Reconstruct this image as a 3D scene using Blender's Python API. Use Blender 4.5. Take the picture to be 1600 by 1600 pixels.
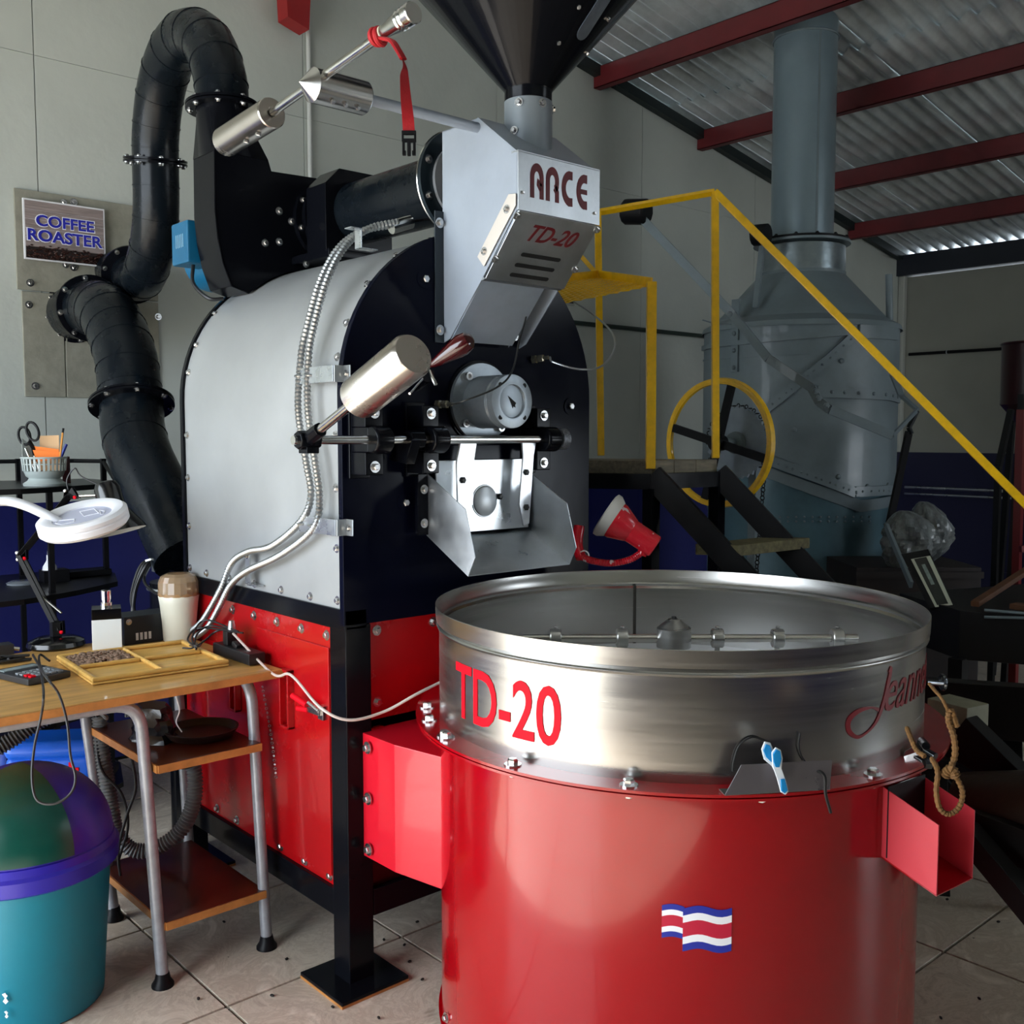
import bpy, bmesh, math, random
from math import sin, cos, pi, radians, sqrt, atan2
from mathutils import Vector, Matrix
random.seed(7)
S = bpy.context.scene
for o in list(bpy.data.objects): bpy.data.objects.remove(o, do_unlink=True)
COL = S.collection

# ------------------------------------------------------------------ camera, sky, lights, exposure
F, CH = 1600.0, 1.40
PITCH, YAW = math.atan(120/1600), radians(41.8)
cam = bpy.data.cameras.new('camera'); cam.sensor_width = 36; cam.lens = 36*F/1600; cam.clip_start = .05
cam_o = bpy.data.objects.new('camera', cam); COL.objects.link(cam_o)
cam_o.location = (0, 0, CH); cam_o.rotation_euler = (pi/2 - PITCH, 0, -YAW)
S.camera = cam_o
S.view_settings.view_transform = 'Standard'; S.view_settings.look = 'None'
S.view_settings.gamma = 1; S.view_settings.use_curve_mapping = False
S.view_settings.exposure = 0.3

W = bpy.data.worlds.new('sky'); S.world = W; W.use_nodes = True
bg = W.node_tree.nodes['Background']; bg.inputs[0].default_value = (.82, .91, 1, 1); bg.inputs[1].default_value = 7

def area(name, loc, target, sx, sy, power, col):
    l = bpy.data.lights.new(name, 'AREA'); l.shape = 'RECTANGLE'; l.size = sx; l.size_y = sy
    l.energy = power; l.color = col
    o = bpy.data.objects.new(name, l); COL.objects.link(o); o.location = loc
    d = Vector(target) - Vector(loc); o.rotation_euler = d.to_track_quat('-Z', 'Y').to_euler()
    return o
LX = -1.6      # left wall with the big doorway
FY = -2.6      # wall behind the camera
def portal(*a):
    o = area(*a, 1, (1, 1, 1)); o.data.cycles.is_portal = True     # guides sampling of the sky through an opening
portal('sky_portal', (LX-.01, 2.55, 1.35), (5, 2.55, 1.35), 3.3, 2.7)
portal('sky_portal', (6.0, FY-.01, .71), (6.0, 3.0, .71), 2.0, 1.42)
portal('sky_portal', (6.0, FY-.01, 2.85), (6.0, 3.0, 2.85), 2.0, .5)
sun = bpy.data.lights.new('sun', 'SUN'); sun.energy = 19; sun.angle = radians(.6); sun.color = (1, .97, .94)
sun_o = bpy.data.objects.new('sun', sun); COL.objects.link(sun_o); sun_o.location = (-4, 0, 6)
sun_o.rotation_euler = Vector((1, -.7, -1.25)).to_track_quat('-Z', 'Y').to_euler()

# ------------------------------------------------------------------ picture-to-place helpers
FW = Vector((sin(YAW)*cos(PITCH), cos(YAW)*cos(PITCH), -sin(PITCH)))
RT = Vector((cos(YAW), -sin(YAW), 0)); UP = RT.cross(FW); CC = Vector((0, 0, CH))
def ray(px, py): return FW + RT*((px-800)/F) - UP*((py-800)/F)
def on(ax, v, px, py):
    d = ray(px, py); return CC + d*((v-CC[ax])/d[ax])
def oX(v, px, py): return on(0, v, px, py)
def oY(v, px, py): return on(1, v, px, py)
def oZ(v, px, py): return on(2, v, px, py)
def aD(px, py, D): return CC + ray(px, py)*D

# ------------------------------------------------------------------ materials
def srgb(h):
    h = h.lstrip('#'); v = [int(h[i:i+2], 16)/255 for i in (0, 2, 4)]
    return tuple((c/12.92 if c <= .04045 else ((c+.055)/1.055)**2.4) for c in v) + (1,)
MATS = {}
def mat(name, col, rough=.5, metal=0., var=.0, vscale=8., bump=0., bscale=60., coat=0., rvar=0., spec=None,
        stretch=(1, 1, 1), alpha=1., trans=0., emit=0., aniso=0., hue=None):
    if name in MATS: return MATS[name]
    m = bpy.data.materials.new(name); m.use_nodes = True; nt = m.node_tree; N = nt.nodes; L = nt.links
    b = N['Principled BSDF']; c = srgb(col) if isinstance(col, str) else col
    b.inputs['Base Color'].default_value = c; b.inputs['Roughness'].default_value = rough
    b.inputs['Metallic'].default_value = metal; b.inputs['Coat Weight'].default_value = coat
    if coat: b.inputs['Coat Roughness'].default_value = .04
    if spec is not None: b.inputs['Specular IOR Level'].default_value = spec
    if aniso: b.inputs['Anisotropic'].default_value = aniso
    b.inputs['Alpha'].default_value = alpha; b.inputs['Transmission Weight'].default_value = trans
    if emit: b.inputs['Emission Color'].default_value = c; b.inputs['Emission Strength'].default_value = emit
    if var or bump or rvar:
        tc = N.new('ShaderNodeTexCoord'); mp = N.new('ShaderNodeMapping'); L.new(tc.outputs['Object'], mp.inputs[0])
        mp.inputs['Scale'].default_value = stretch
    if var or rvar:
        n = N.new('ShaderNodeTexNoise'); n.inputs['Scale'].default_value = vscale; n.inputs['Detail'].default_value = 6
        n.inputs['Roughness'].default_value = .65; L.new(mp.outputs[0], n.inputs['Vector'])
    if var:
        r = N.new('ShaderNodeValToRGB'); r.color_ramp.elements[0].position = .32; r.color_ramp.elements[1].position = .7
        lo = tuple(x*(1-var) for x in c[:3]) + (1,); hi = tuple(min(1, x*(1+var*.6)) for x in c[:3]) + (1,)
        if hue: lo = srgb(hue)
        r.color_ramp.elements[0].color = lo; r.color_ramp.elements[1].color = hi
        L.new(n.outputs[0], r.inputs[0]); L.new(r.outputs[0], b.inputs['Base Color'])
    if rvar:
        mr = N.new('ShaderNodeMapRange'); mr.inputs[1].default_value = .3; mr.inputs[2].default_value = .7
        mr.inputs[3].default_value = max(.02, rough-rvar); mr.inputs[4].default_value = min(1, rough+rvar)
        L.new(n.outputs[0], mr.inputs[0]); L.new(mr.outputs[0], b.inputs['Roughness'])
    if bump:
        n2 = N.new('ShaderNodeTexNoise'); n2.inputs['Scale'].default_value = bscale; n2.inputs['Detail'].default_value = 4
        L.new(mp.outputs[0], n2.inputs['Vector'])
        bp = N.new('ShaderNodeBump'); bp.inputs['Strength'].default_value = bump; bp.inputs['Distance'].default_value = .004
        L.new(n2.outputs[0], bp.inputs['Height']); L.new(bp.outputs[0], b.inputs['Normal'])
    MATS[name] = m; return m

black = mat('black_gloss_paint', (.0035, .004, .006, 1), .2, rvar=.06, vscale=5, bump=.05, bscale=14, spec=.13)
blackm = mat('black_matt', (.004, .004, .005, 1), .45, bump=.1, spec=.2)
blackpipe = mat('black_pipe_paint', (.0045, .007, .010, 1), .27, rvar=.1, vscale=9, bump=.12, bscale=25, spec=.22)
blacksheen = mat('black_paint_blue_sheen', (.0022, .003, .010, 1), .16, rvar=.05, vscale=4, bump=.05, bscale=10, spec=.08)  # black paint with the blue of reflected daylight mixed into its colour
red = mat('red_gloss_paint', (.34, .0012, .005, 1), .17, coat=.35, rvar=.05, vscale=4, bump=.06, bscale=6)
redp = mat('red_panel_paint', (.40, .0025, .005, 1), .24, coat=.4, rvar=.06, vscale=4, bump=.1, bscale=7)
steelb = mat('brushed_steel', (.56, .56, .55, 1), .30, 1, var=.16, vscale=3, rvar=.08, stretch=(1, 1, 26), aniso=.3)
steelc = mat('chute_steel', (.82, .86, .90, 1), .34, 1, var=.15, vscale=5, rvar=.1, bump=.06, bscale=8)
steelp = mat('polished_steel', (.62, .61, .58, 1), .2, 1, rvar=.06, vscale=12)
bolt_m = mat('bolt_steel', (.66, .66, .66, 1), .25, 1)
jacket = mat('grey_jacket_paint', '#a6a9aa', .42, .35, var=.12, vscale=2.4, rvar=.08, bump=.04, bscale=5)
chuteg = mat('grey_chute_paint', '#9fa9b6', .33, .1, var=.1, vscale=4, coat=.15)
plate_m = mat('brushed_name_plate', (.60, .63, .65, 1), .36, 1, var=.22, vscale=6, rvar=.08)
greyk = mat('grey_kiln_paint', '#6d7a80', .45, .0, var=.22, vscale=3.5, rvar=.12, bump=.5, bscale=7, coat=.1)
galv = mat('galvanised', (.50, .53, .55, 1), .3, .9, var=.2, vscale=10, rvar=.1)
conduit_m = mat('steel_conduit', (.40, .42, .43, 1), .3, .85, var=.15, vscale=20)
yellow = mat('yellow_enamel', (.92, .53, .004, 1), .3, coat=.3, var=.15, vscale=25, bump=.15, bscale=60)
letter_red = mat('letter_red', (.70, .001, .012, 1), .6, spec=.15)
cut_red = mat('letter_dark_red', (.13, .004, .008, 1), .45)
white = mat('white_plastic', '#eeeef2', .35)
cream = mat('cream_plastic', '#f0ecd8', .35)
amber = mat('amber_clear_lid', (.72, .50, .30, 1), .12, trans=.55, spec=.6)
wood = mat('table_wood', '#cc9c56', .38, var=.3, vscale=5, stretch=(1, 9, 3), bump=.05, coat=.2)
woodedge = mat('wood_edge', '#b87a3d', .55, var=.3, vscale=14, bump=.1)
wooddark = mat('shelf_board_red_brown', '#4e1f0e', .3, var=.25, vscale=4, coat=.25)
tray_m = mat('bamboo_tray', '#dcae5c', .42, var=.25, vscale=8, stretch=(1, 6, 1))
plank_m = mat('weathered_plank', '#7d7563', .7, var=.45, vscale=9, stretch=(1, 7, 7), bump=.3, bscale=20)
tube_g = mat('grey_tube_paint', '#9a9ca2', .35, .3, var=.25, vscale=18)
teal = mat('teal_plastic', '#007a90', .45, var=.08, vscale=5, bump=.05)
green = mat('green_plastic', '#004238', .28, var=.2, vscale=6)
purple = mat('purple_plastic', '#2a20a0', .35, var=.15, vscale=6)
bluem = mat('blue_machine_paint', '#0b5a80', .4, var=.1)
bluecase = mat('blue_case_plastic', '#0a57c8', .35, var=.1)
cordm = mat('black_rubber', (.01, .01, .011, 1), .4)
bean_m = mat('coffee_beans', '#8d705c', .55, var=.4, vscale=80)
orange = mat('orange_paper', '#f07818', .7)
paper = mat('tan_paper', '#dcb487', .8)
rope_m = mat('rope', '#6e4c22', .8, var=.4, vscale=90)
strap_m = mat('red_webbing', (.42, .006, .012, 1), .65, bump=.2, bscale=200)
redbeam = mat('red_oxide_steel', '#641318', .5, var=.25, vscale=4)
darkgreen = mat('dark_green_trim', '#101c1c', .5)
darkfloorwood = mat('dark_brown_steel', '#1c120a', .5, var=.4, vscale=8)
bag_m = mat('clear_plastic_bag', '#6a6f6f', .28, var=.75, vscale=16, bump=1., bscale=16, stretch=(1.5, 1.5, .5))
mould = mat('old_insulated_sheet', '#8b897c', .7, var=.2, vscale=14, bump=.3, bscale=60)
rust = mat('rusty_red', '#3a0d08', .6, var=.3)

def wall_mat(name, top, paint_z, blue=(.0008, .004, .105, 1)):
    m = bpy.data.materials.new(name); m.use_nodes = True; nt = m.node_tree; N = nt.nodes; L = nt.links
    b = N['Principled BSDF']; b.inputs['Roughness'].default_value = .62
    g = N.new('ShaderNodeNewGeometry'); sp = N.new('ShaderNodeSeparateXYZ'); L.new(g.outputs['Position'], sp.inputs[0])
    gt = N.new('ShaderNodeMath'); gt.operation = 'GREATER_THAN'; gt.inputs[1].default_value = paint_z; L.new(sp.outputs[2], gt.inputs[0])
    n = N.new('ShaderNodeTexNoise'); n.inputs['Scale'].default_value = 1.6; n.inputs['Detail'].default_value = 8; L.new(g.outputs['Position'], n.inputs['Vector'])
    r = N.new('ShaderNodeValToRGB'); r.color_ramp.elements[0].position = .3; r.color_ramp.elements[1].position = .75
    c = srgb(top); r.color_ramp.elements[0].color = tuple(x*.80 for x in c[:3])+(1,); r.color_ramp.elements[1].color = c
    L.new(n.outputs[0], r.inputs[0])
    # small dark flecks and screw stains
    v = N.new('ShaderNodeTexVoronoi'); v.inputs['Scale'].default_value = 2.6; L.new(g.outputs['Position'], v.inputs['Vector'])
    lt = N.new('ShaderNodeMath'); lt.operation = 'LESS_THAN'; lt.inputs[1].default_value = .022; L.new(v.outputs['Distance'], lt.inputs[0])
    m1 = N.new('ShaderNodeMix'); m1.data_type = 'RGBA'; L.new(lt.outputs[0], m1.inputs[0]); L.new(r.outputs[0], m1.inputs[6]); m1.inputs[7].default_value = (.05, .05, .045, 1)
    m2 = N.new('ShaderNodeMix'); m2.data_type = 'RGBA'; L.new(gt.outputs[0], m2.inputs[0]); m2.inputs[6].default_value = blue; L.new(m1.outputs[2], m2.inputs[7])
    L.new(m2.outputs[2], b.inputs['Base Color'])
    bp = N.new('ShaderNodeBump'); bp.inputs['Strength'].default_value = .15; bp.inputs['Distance'].default_value = .01
    n2 = N.new('ShaderNodeTexNoise'); n2.inputs['Scale'].default_value = 25; L.new(g.outputs['Position'], n2.inputs['Vector']); L.new(n2.outputs[0], bp.inputs['Height']); L.new(bp.outputs[0], b.inputs['Normal'])
    return m
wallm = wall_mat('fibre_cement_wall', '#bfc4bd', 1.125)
wallr = wall_mat('fibre_cement_wall_right', '#94948a', 1.255, (.0005, .001, .03, 1))  # same wall paint in darker tones, standing in for its dimmer light
grout = mat('grout', '#14110e', .95, spec=.02)
roof_m = mat('zinc_roof', (.60, .65, .66, 1), .42, .35, var=.35, vscale=2.5, rvar=.1)

def tile_mat():
    m = bpy.data.materials.new('marbled_floor_tile'); m.use_nodes = True; nt = m.node_tree; N = nt.nodes; L = nt.links
    b = N['Principled BSDF']; b.inputs['Roughness'].default_value = .28
    g = N.new('ShaderNodeNewGeometry'); oi = N.new('ShaderNodeObjectInfo')
    ml = N.new('ShaderNodeVectorMath'); ml.operation = 'SCALE'; ml.inputs[3].default_value = 9; cmb = N.new('ShaderNodeCombineXYZ')
    L.new(oi.outputs['Random'], cmb.inputs[0]); L.new(oi.outputs['Random'], cmb.inputs[2]); L.new(cmb.outputs[0], ml.inputs[0])
    ad = N.new('ShaderNodeVectorMath'); L.new(g.outputs['Position'], ad.inputs[0]); L.new(ml.outputs[0], ad.inputs[1])
    n = N.new('ShaderNodeTexNoise'); n.inputs['Scale'].default_value = 7; n.inputs['Detail'].default_value = 9; n.inputs['Roughness'].default_value = .7; n.inputs['Distortion'].default_value = 1.6
    L.new(ad.outputs[0], n.inputs['Vector'])
    r = N.new('ShaderNodeValToRGB'); e = r.color_ramp.elements
    e[0].position = .30; e[0].color = srgb('#a49584'); e[1].position = .70; e[1].color = srgb('#e9dfcf')
    k = e.new(.46); k.color = srgb('#d0c4b3'); k = e.new(.50); k.color = srgb('#bcae9c')
    L.new(n.outputs[0], r.inputs[0])
    v = N.new('ShaderNodeTexVoronoi'); v.inputs['Scale'].default_value = 9; L.new(g.outputs['Position'], v.inputs['Vector'])
    lt = N.new('ShaderNodeMath'); lt.operation = 'LESS_THAN'; lt.inputs[1].default_value = .028; L.new(v.outputs['Distance'], lt.inputs[0])
    m1 = N.new('ShaderNodeMix'); m1.data_type = 'RGBA'; L.new(lt.outputs[0], m1.inputs[0]); L.new(r.outputs[0], m1.inputs[6]); m1.inputs[7].default_value = (.03, .02, .015, 1)
    L.new(m1.outputs[2], b.inputs['Base Color'])
    bp = N.new('ShaderNodeBump'); bp.inputs['Strength'].default_value = .25; bp.inputs['Distance'].default_value = .006
    L.new(n.outputs[0], bp.inputs['Height']); L.new(bp.outputs[0], b.inputs['Normal'])
    return m
tilem = tile_mat()

# ------------------------------------------------------------------ mesh helpers
def V(*a): return Vector(a if len(a) > 1 else a[0])
def frame_of(d):
    d = Vector(d).normalized(); a = Vector((0, 0, 1)) if abs(d.z) < .9 else Vector((1, 0, 0))
    u = d.cross(a).normalized(); return u, d.cross(u).normalized()
def catmull(pts, n=8):
    P = [Vector(p) for p in pts]; out = []
    P = [P[0]*2-P[1]] + P + [P[-1]*2-P[-2]]
    for i in range(1, len(P)-2):
        a, b, c, d = P[i-1:i+3]
        for k in range(n):
            t = k/n; out.append(.5*((2*b)+(c-a)*t+(2*a-5*b+4*c-d)*t*t+(3*b-a-3*c+d)*t**3))
    out.append(P[-2]); return out
class MB:
    def __init__(s): s.v = []; s.f = []
    def add(s, vs, fs):
        k = len(s.v); s.v += [Vector(x) for x in vs]; s.f += [tuple(i+k for i in f) for f in fs]; return s
    def box(s, lo, hi, M=None):
        x0, y0, z0 = lo; x1, y1, z1 = hi
        vs = [Vector(p) for p in ((x0,y0,z0),(x1,y0,z0),(x1,y1,z0),(x0,y1,z0),(x0,y0,z1),(x1,y0,z1),(x1,y1,z1),(x0,y1,z1))]
        if M: vs = [M @ v for v in vs]
        return s.add(vs, [(0,3,2,1),(4,5,6,7),(0,1,5,4),(1,2,6,5),(2,3,7,6),(3,0,4,7)])
    def beam(s, a, b, w, h, upv=(0, 0, 1)):
        a = Vector(a); b = Vector(b); d = (b-a).normalized(); upv = Vector(upv)
        if abs(d.dot(upv)) > .95: upv = Vector((0, 1, 0))
        r = d.cross(upv).normalized(); u = r.cross(d)
        vs = [p + r*i*w/2 + u*j*h/2 for p in (a, b) for i, j in ((-1,-1),(1,-1),(1,1),(-1,1))]
        return s.add(vs, [(0,1,2,3),(7,6,5,4),(0,4,5,1),(1,5,6,2),(2,6,7,3),(3,7,4,0)])
    def ring(s, pts):
        k = len(s.v); s.v += pts; return list(range(k, k+len(pts)))
    def bridge(s, a, b):
        n = len(a)
        for i in range(n): s.f.append((a[i], a[(i+1) % n], b[(i+1) % n], b[i]))
    def lathe(s, c, prof, axis=(0, 0, 1), n=32, cap=True, a0=0.):
        c = Vector(c); ax = Vector(axis).normalized()
        if abs(ax.z) > .999: u, w = Vector((1, 0, 0)), Vector((0, 1, 0))*(1 if ax.z > 0 else -1)
        else: u, w = frame_of(ax)
        rs = []
        for r, h in prof:
            rs.append(s.ring([c + ax*h + (u*cos(a0+2*pi*i/n)+w*sin(a0+2*pi*i/n))*max(r, 1e-5) for i in range(n)]))
        for a, b in zip(rs, rs[1:]): s.bridge(a, b)
        if cap: s.f.append(tuple(reversed(rs[0]))); s.f.append(tuple(rs[-1]))
        return s
    def cyl(s, a, b, r, r2=None, n=20, cap=True):
        a = Vector(a); b = Vector(b); return s.lathe(a, [(r, 0), (r if r2 is None else r2, (b-a).length)], b-a, n, cap)
    def tube(s, pts, r, n=10, rf=None, cap=True, flat=None):
        P = [Vector(p) for p in pts]; u = None; prev = None; rs = []
        for i, p in enumerate(P):
            d = (P[min(i+1, len(P)-1)]-P[max(i-1, 0)]).normalized()
            if u is None: u, w = frame_of(d)
            else:
                u = (u - d*u.dot(d)).normalized(); w = d.cross(u)
            rr = rf(i) if rf else r
            fl = flat or (1, 1)
            rs.append(s.ring([p + (u*cos(2*pi*k/n)*fl[0]+w*sin(2*pi*k/n)*fl[1])*rr for k in range(n)]))
        for a, b in zip(rs, rs[1:]): s.bridge(a, b)
        if cap: s.f.append(tuple(reversed(rs[0]))); s.f.append(tuple(rs[-1]))
        return s
    def prism(s, poly, off):
        """extrude a planar 3-D polygon by a vector"""
        n = len(poly); P = [Vector(p) for p in poly]; o = Vector(off)
        a = s.ring(P); b = s.ring([p+o for p in P]); s.f.append(tuple(reversed(a))); s.f.append(tuple(b)); s.bridge(a, b); return s
    def sheet(s, poly, t=.002):
        P = [Vector(p) for p in poly]; nrm = (P[1]-P[0]).cross(P[2]-P[0]).normalized()
        return s.prism(P, nrm*t)
    def torus(s, c, R, r, axis=(0, 0, 1), n=48, m=8, a0=0, a1=2*pi):
        c = Vector(c); u, w = frame_of(axis); ax = Vector(axis).normalized(); full = abs(a1-a0-2*pi) < 1e-6
        rs = []
        for i in range(n if full else n+1):
            t = a0+(a1-a0)*i/n; d = u*cos(t)+w*sin(t)
            rs.append(s.ring([c + d*(R+r*cos(2*pi*k/m)) + ax*r*sin(2*pi*k/m) for k in range(m)]))
        for i in range(len(rs)-(0 if full else 1)): s.bridge(rs[i], rs[(i+1) % len(rs)])
        return s
    def build(s, name, m, parent=None, loc=None, smooth=True, bevel=0., angle=35., mesh_only=False, seg=2):
        base = Vector(loc) if loc is not None else (parent['_o'] and Vector(parent['_o']) if parent is not None else None)
        if base is None:
            n = len(s.v); base = Vector((sum(v.x for v in s.v)/n, sum(v.y for v in s.v)/n, min(v.z for v in s.v)))
        me = bpy.data.meshes.new(name); me.from_pydata([tuple(v-base) for v in s.v], [], s.f); me.validate()
        b = bmesh.new(); b.from_mesh(me); bmesh.ops.recalc_face_normals(b, faces=b.faces[:])
        if bevel:
            es = [e for e in b.edges if len(e.link_faces) == 2 and e.calc_face_angle(0) > radians(40)]
            if es: bmesh.ops.bevel(b, geom=es, offset=bevel, segments=seg, profile=.5, affect='EDGES', clamp_overlap=True)
        b.to_mesh(me); b.free()
        if smooth:
            me.polygons.foreach_set('use_smooth', [True]*len(me.polygons)); me.set_sharp_from_angle(angle=radians(angle))
        me.materials.append(m)
        if mesh_only: return me
        o = bpy.data.objects.new(name, me); COL.objects.link(o)
        if bevel and smooth: wn = o.modifiers.new('weighted', 'WEIGHTED_NORMAL'); wn.keep_sharp = True; wn.weight = 80
        if parent is not None:
            o.parent = parent; o['_o'] = tuple(base)
            if loc is not None: o.location = base-Vector(parent['_o'])
        else:
            o.location = base; o['_o'] = tuple(base)
        return o
def thing(name, loc, label, cat, group=None):
    o = bpy.data.objects.new(name, None); COL.objects.link(o); o.location = loc; o['_o'] = tuple(loc); o.empty_display_size = .05
    o['label'] = label; o['category'] = cat
    if group: o['group'] = group
    return o
def tag(o, label, cat, group=None, kind=None):
    o['label'] = label; o['category'] = cat
    if group: o['group'] = group
    if kind: o['kind'] = kind
    return o
def lab(o, t): o['label'] = t; return o
_bm = {}
def bolt(parent, p, nrm, s=.009, name='bolt', m=None, washer=True):
    """hex bolt head with washer; every bolt shares one mesh per kind"""
    m = m or bolt_m; key = (m.name, washer)
    if key not in _bm:
        b = MB()
        if washer: b.lathe((0, 0, 0), [(1.5, 0), (1.5, .25)], n=14)
        b.lathe((0, 0, 0), [(.92, .2), (.92, .95), (.7, 1.15)], n=6)
        _bm[key] = b.build('bolt', m, mesh_only=True, loc=(0, 0, 0), smooth=False)
    o = bpy.data.objects.new(name, _bm[key]); COL.objects.link(o); o.parent = parent
    o.location = Vector(p)-Vector(parent['_o']); o.scale = (s, s, s)
    o.rotation_euler = Vector(nrm).to_track_quat('Z', 'Y').to_euler(); return o
def text_bm(txt, size=1., shear=0., bold=0., slices=0):
    cu = bpy.data.curves.new('t', 'FONT'); cu.body = txt; cu.size = size; cu.shear = shear; cu.offset = bold; cu.resolution_u = 4
    cu.align_x = 'LEFT'; cu.fill_mode = 'FRONT'
    ob = bpy.data.objects.new('t', cu); COL.objects.link(ob); dg = bpy.context.evaluated_depsgraph_get()
    me = bpy.data.meshes.new_from_object(ob.evaluated_get(dg)); bpy.data.objects.remove(ob)
    b = bmesh.new(); b.from_mesh(me); bpy.data.meshes.remove(me)
    bmesh.ops.remove_doubles(b, verts=b.verts[:], dist=1e-5)
    if slices:
        x0 = min(v.co.x for v in b.verts); x1 = max(v.co.x for v in b.verts)
        for i in range(1, slices):
            bmesh.ops.bisect_plane(b, geom=b.verts[:]+b.edges[:]+b.faces[:], plane_co=(x0+(x1-x0)*i/slices, 0, 0), plane_no=(1, 0, 0))
    x0 = min(v.co.x for v in b.verts); x1 = max(v.co.x for v in b.verts); y0 = min(v.co.y for v in b.verts); y1 = max(v.co.y for v in b.verts)
    for v in b.verts: v.co.x = (v.co.x-x0)/(x1-x0); v.co.y = (v.co.y-y0)/(y1-y0)
    return b
def put_text(txt, fn, m, parent, name='lettering', t=.0012, slices=0, **k):
    """fn(u, v) -> (point, normal); u, v in 0..1 over the word's own box"""
    b = text_bm(txt, slices=slices, **k); mb = MB()
    b.verts.index_update(); n = len(b.verts)
    base = []; topv = []
    for v in b.verts:
        p, nr = fn(v.co.x, v.co.y); base.append(p); topv.append(p+nr*t)
    fs = [tuple(n+w.index for w in f.verts) for f in b.faces]
    for e in b.edges:
        if len(e.link_faces) == 1: a, c = e.verts[0].index, e.verts[1].index; fs.append((a, c, c+n, a+n))
    b.free(); mb.add(base+topv, fs)
    return mb.build(name, m, parent, smooth=False)
def flatfn(o, u, v):
    o = Vector(o); u = Vector(u); v = Vector(v); n = u.cross(v).normalized()
    return lambda a, b: (o+u*a+v*b, n)
def ribbed(mb, path, r, pitch, amp, n=9):
    """flexible conduit: rings follow the path, radius alternates"""
    P = [Vector(p) for p in path]; d = [0]
    for a, b in zip(P, P[1:]): d.append(d[-1]+(b-a).length)
    Lh = d[-1]; k = max(4, int(Lh/pitch*2)); out = []; j = 0
    for i in range(k+1):
        t = Lh*i/k
        while j < len(d)-2 and d[j+1] < t: j += 1
        f = (t-d[j])/max(1e-9, d[j+1]-d[j]); out.append(P[j].lerp(P[j+1], f))
    mb.tube(out, r, n, rf=lambda i: r+(amp if i % 2 else -amp)); return mb

# ================================================================== THE SETTING
YB, XR = 4.4, 8.4                      # back wall, right wall
def roofz(x): return 3.645 - .18*(x-4.55)
PX0, PY0, PT = 1.09, 2.27, .525        # floor tile joints
fl = MB().box((LX-.3, FY-.3, -.12), (XR+.3, YB+.3, -.012)).build('floor', grout, loc=(0, 0, 0)); fl['kind'] = 'structure'
tm = MB().box((.0042, .0042, -.012), (PT-.0042, PT-.0042, 0)).build('tile', tilem, mesh_only=True, loc=(0, 0, 0), bevel=.0007, seg=1, smooth=False)
for i in range(-6, 15):
    for j in range(-8, 5):
        x, y = PX0+i*PT, PY0+j*PT
        if x < LX-.3 or x+PT > XR+.35 or y+PT > YB+.3 or y < FY: continue
        if x > 5.2 and y < -.6: continue
        if x > 3.6 and y < -1.4: continue
        o = bpy.data.objects.new('tile', tm); COL.objects.link(o); o.parent = fl; o.location = (x, y, 0)

def struct(mb, name, m, **k):
    o = mb.build(name, m, loc=(0, 0, 0), **k); o['kind'] = 'structure'; return o
wb = struct(MB().box((LX-.2, YB+.012, 0), (XR+.2, YB+.15, 2.9)).prism([(LX-.2, YB+.012, 2.9), (XR+.2, YB+.012, 2.9), (XR+.2, YB+.012, roofz(XR+.2)-.06), (LX-.2, YB+.012, roofz(LX-.2)-.06)], (0, .138, 0)), 'wall_back', wallm, smooth=False)
xs = [LX] + [1.38+1.22*i for i in range(-2, 6)] + [XR]
for a, b in zip(xs, xs[1:]):
    for z0, z1 in ((0, .47), (.47, 2.91), (2.91, 9)):
        if z1 < 9: poly = [(a+.002, YB, z0+.002), (b-.002, YB, z0+.002), (b-.002, YB, z1-.002), (a+.002, YB, z1-.002)]
        elif roofz(b)-.075 > 2.93: poly = [(a+.002, YB, z0), (b-.002, YB, z0), (b-.002, YB, roofz(b)-.07), (a+.002, YB, roofz(a)-.07)]
        else: continue
        if z0 == .47 and roofz(b)-.07 < 2.91: poly[2] = (b-.002, YB, roofz(b)-.07)
        MB().prism(poly, (0, .012, 0)).build('panel', wallm, wb, smooth=False)
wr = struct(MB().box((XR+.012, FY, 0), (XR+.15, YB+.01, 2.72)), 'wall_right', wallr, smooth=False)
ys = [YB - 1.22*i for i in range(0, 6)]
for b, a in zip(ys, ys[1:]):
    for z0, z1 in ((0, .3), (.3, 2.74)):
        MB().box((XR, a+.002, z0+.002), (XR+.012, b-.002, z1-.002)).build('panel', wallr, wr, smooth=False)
# wall with the doorway on the left and the wall behind the camera
wl = MB(); wl.box((LX-.15, FY, 0), (LX, .9, 5)); wl.box((LX-.15, 4.2, 0), (LX, YB+.15, 5)); wl.box((LX-.15, .9, 2.7), (LX, 4.2, 5))
struct(wl, 'wall_left', wallm, smooth=False)
wf = MB(); wf.box((LX-.15, FY-.15, 0), (5.0, FY, 5)); wf.box((7.0, FY-.15, 0), (XR+.15, FY, 5)); wf.box((5.0, FY-.15, 1.42), (7.0, FY, 2.6)); wf.box((5.0, FY-.15, 3.1), (7.0, FY, 5))  # upper gap added out of view to send sky light along the roof
struct(wf, 'wall_front', wallm, smooth=False)
struct(MB().box((-9, -9, -.3), (LX-.15, 9, -.13)).box((LX-.15, -9, -.3), (14, FY-.15, -.13)), 'ground', mat('pale_concrete', '#b5afa2', .8, var=.1))
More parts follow.
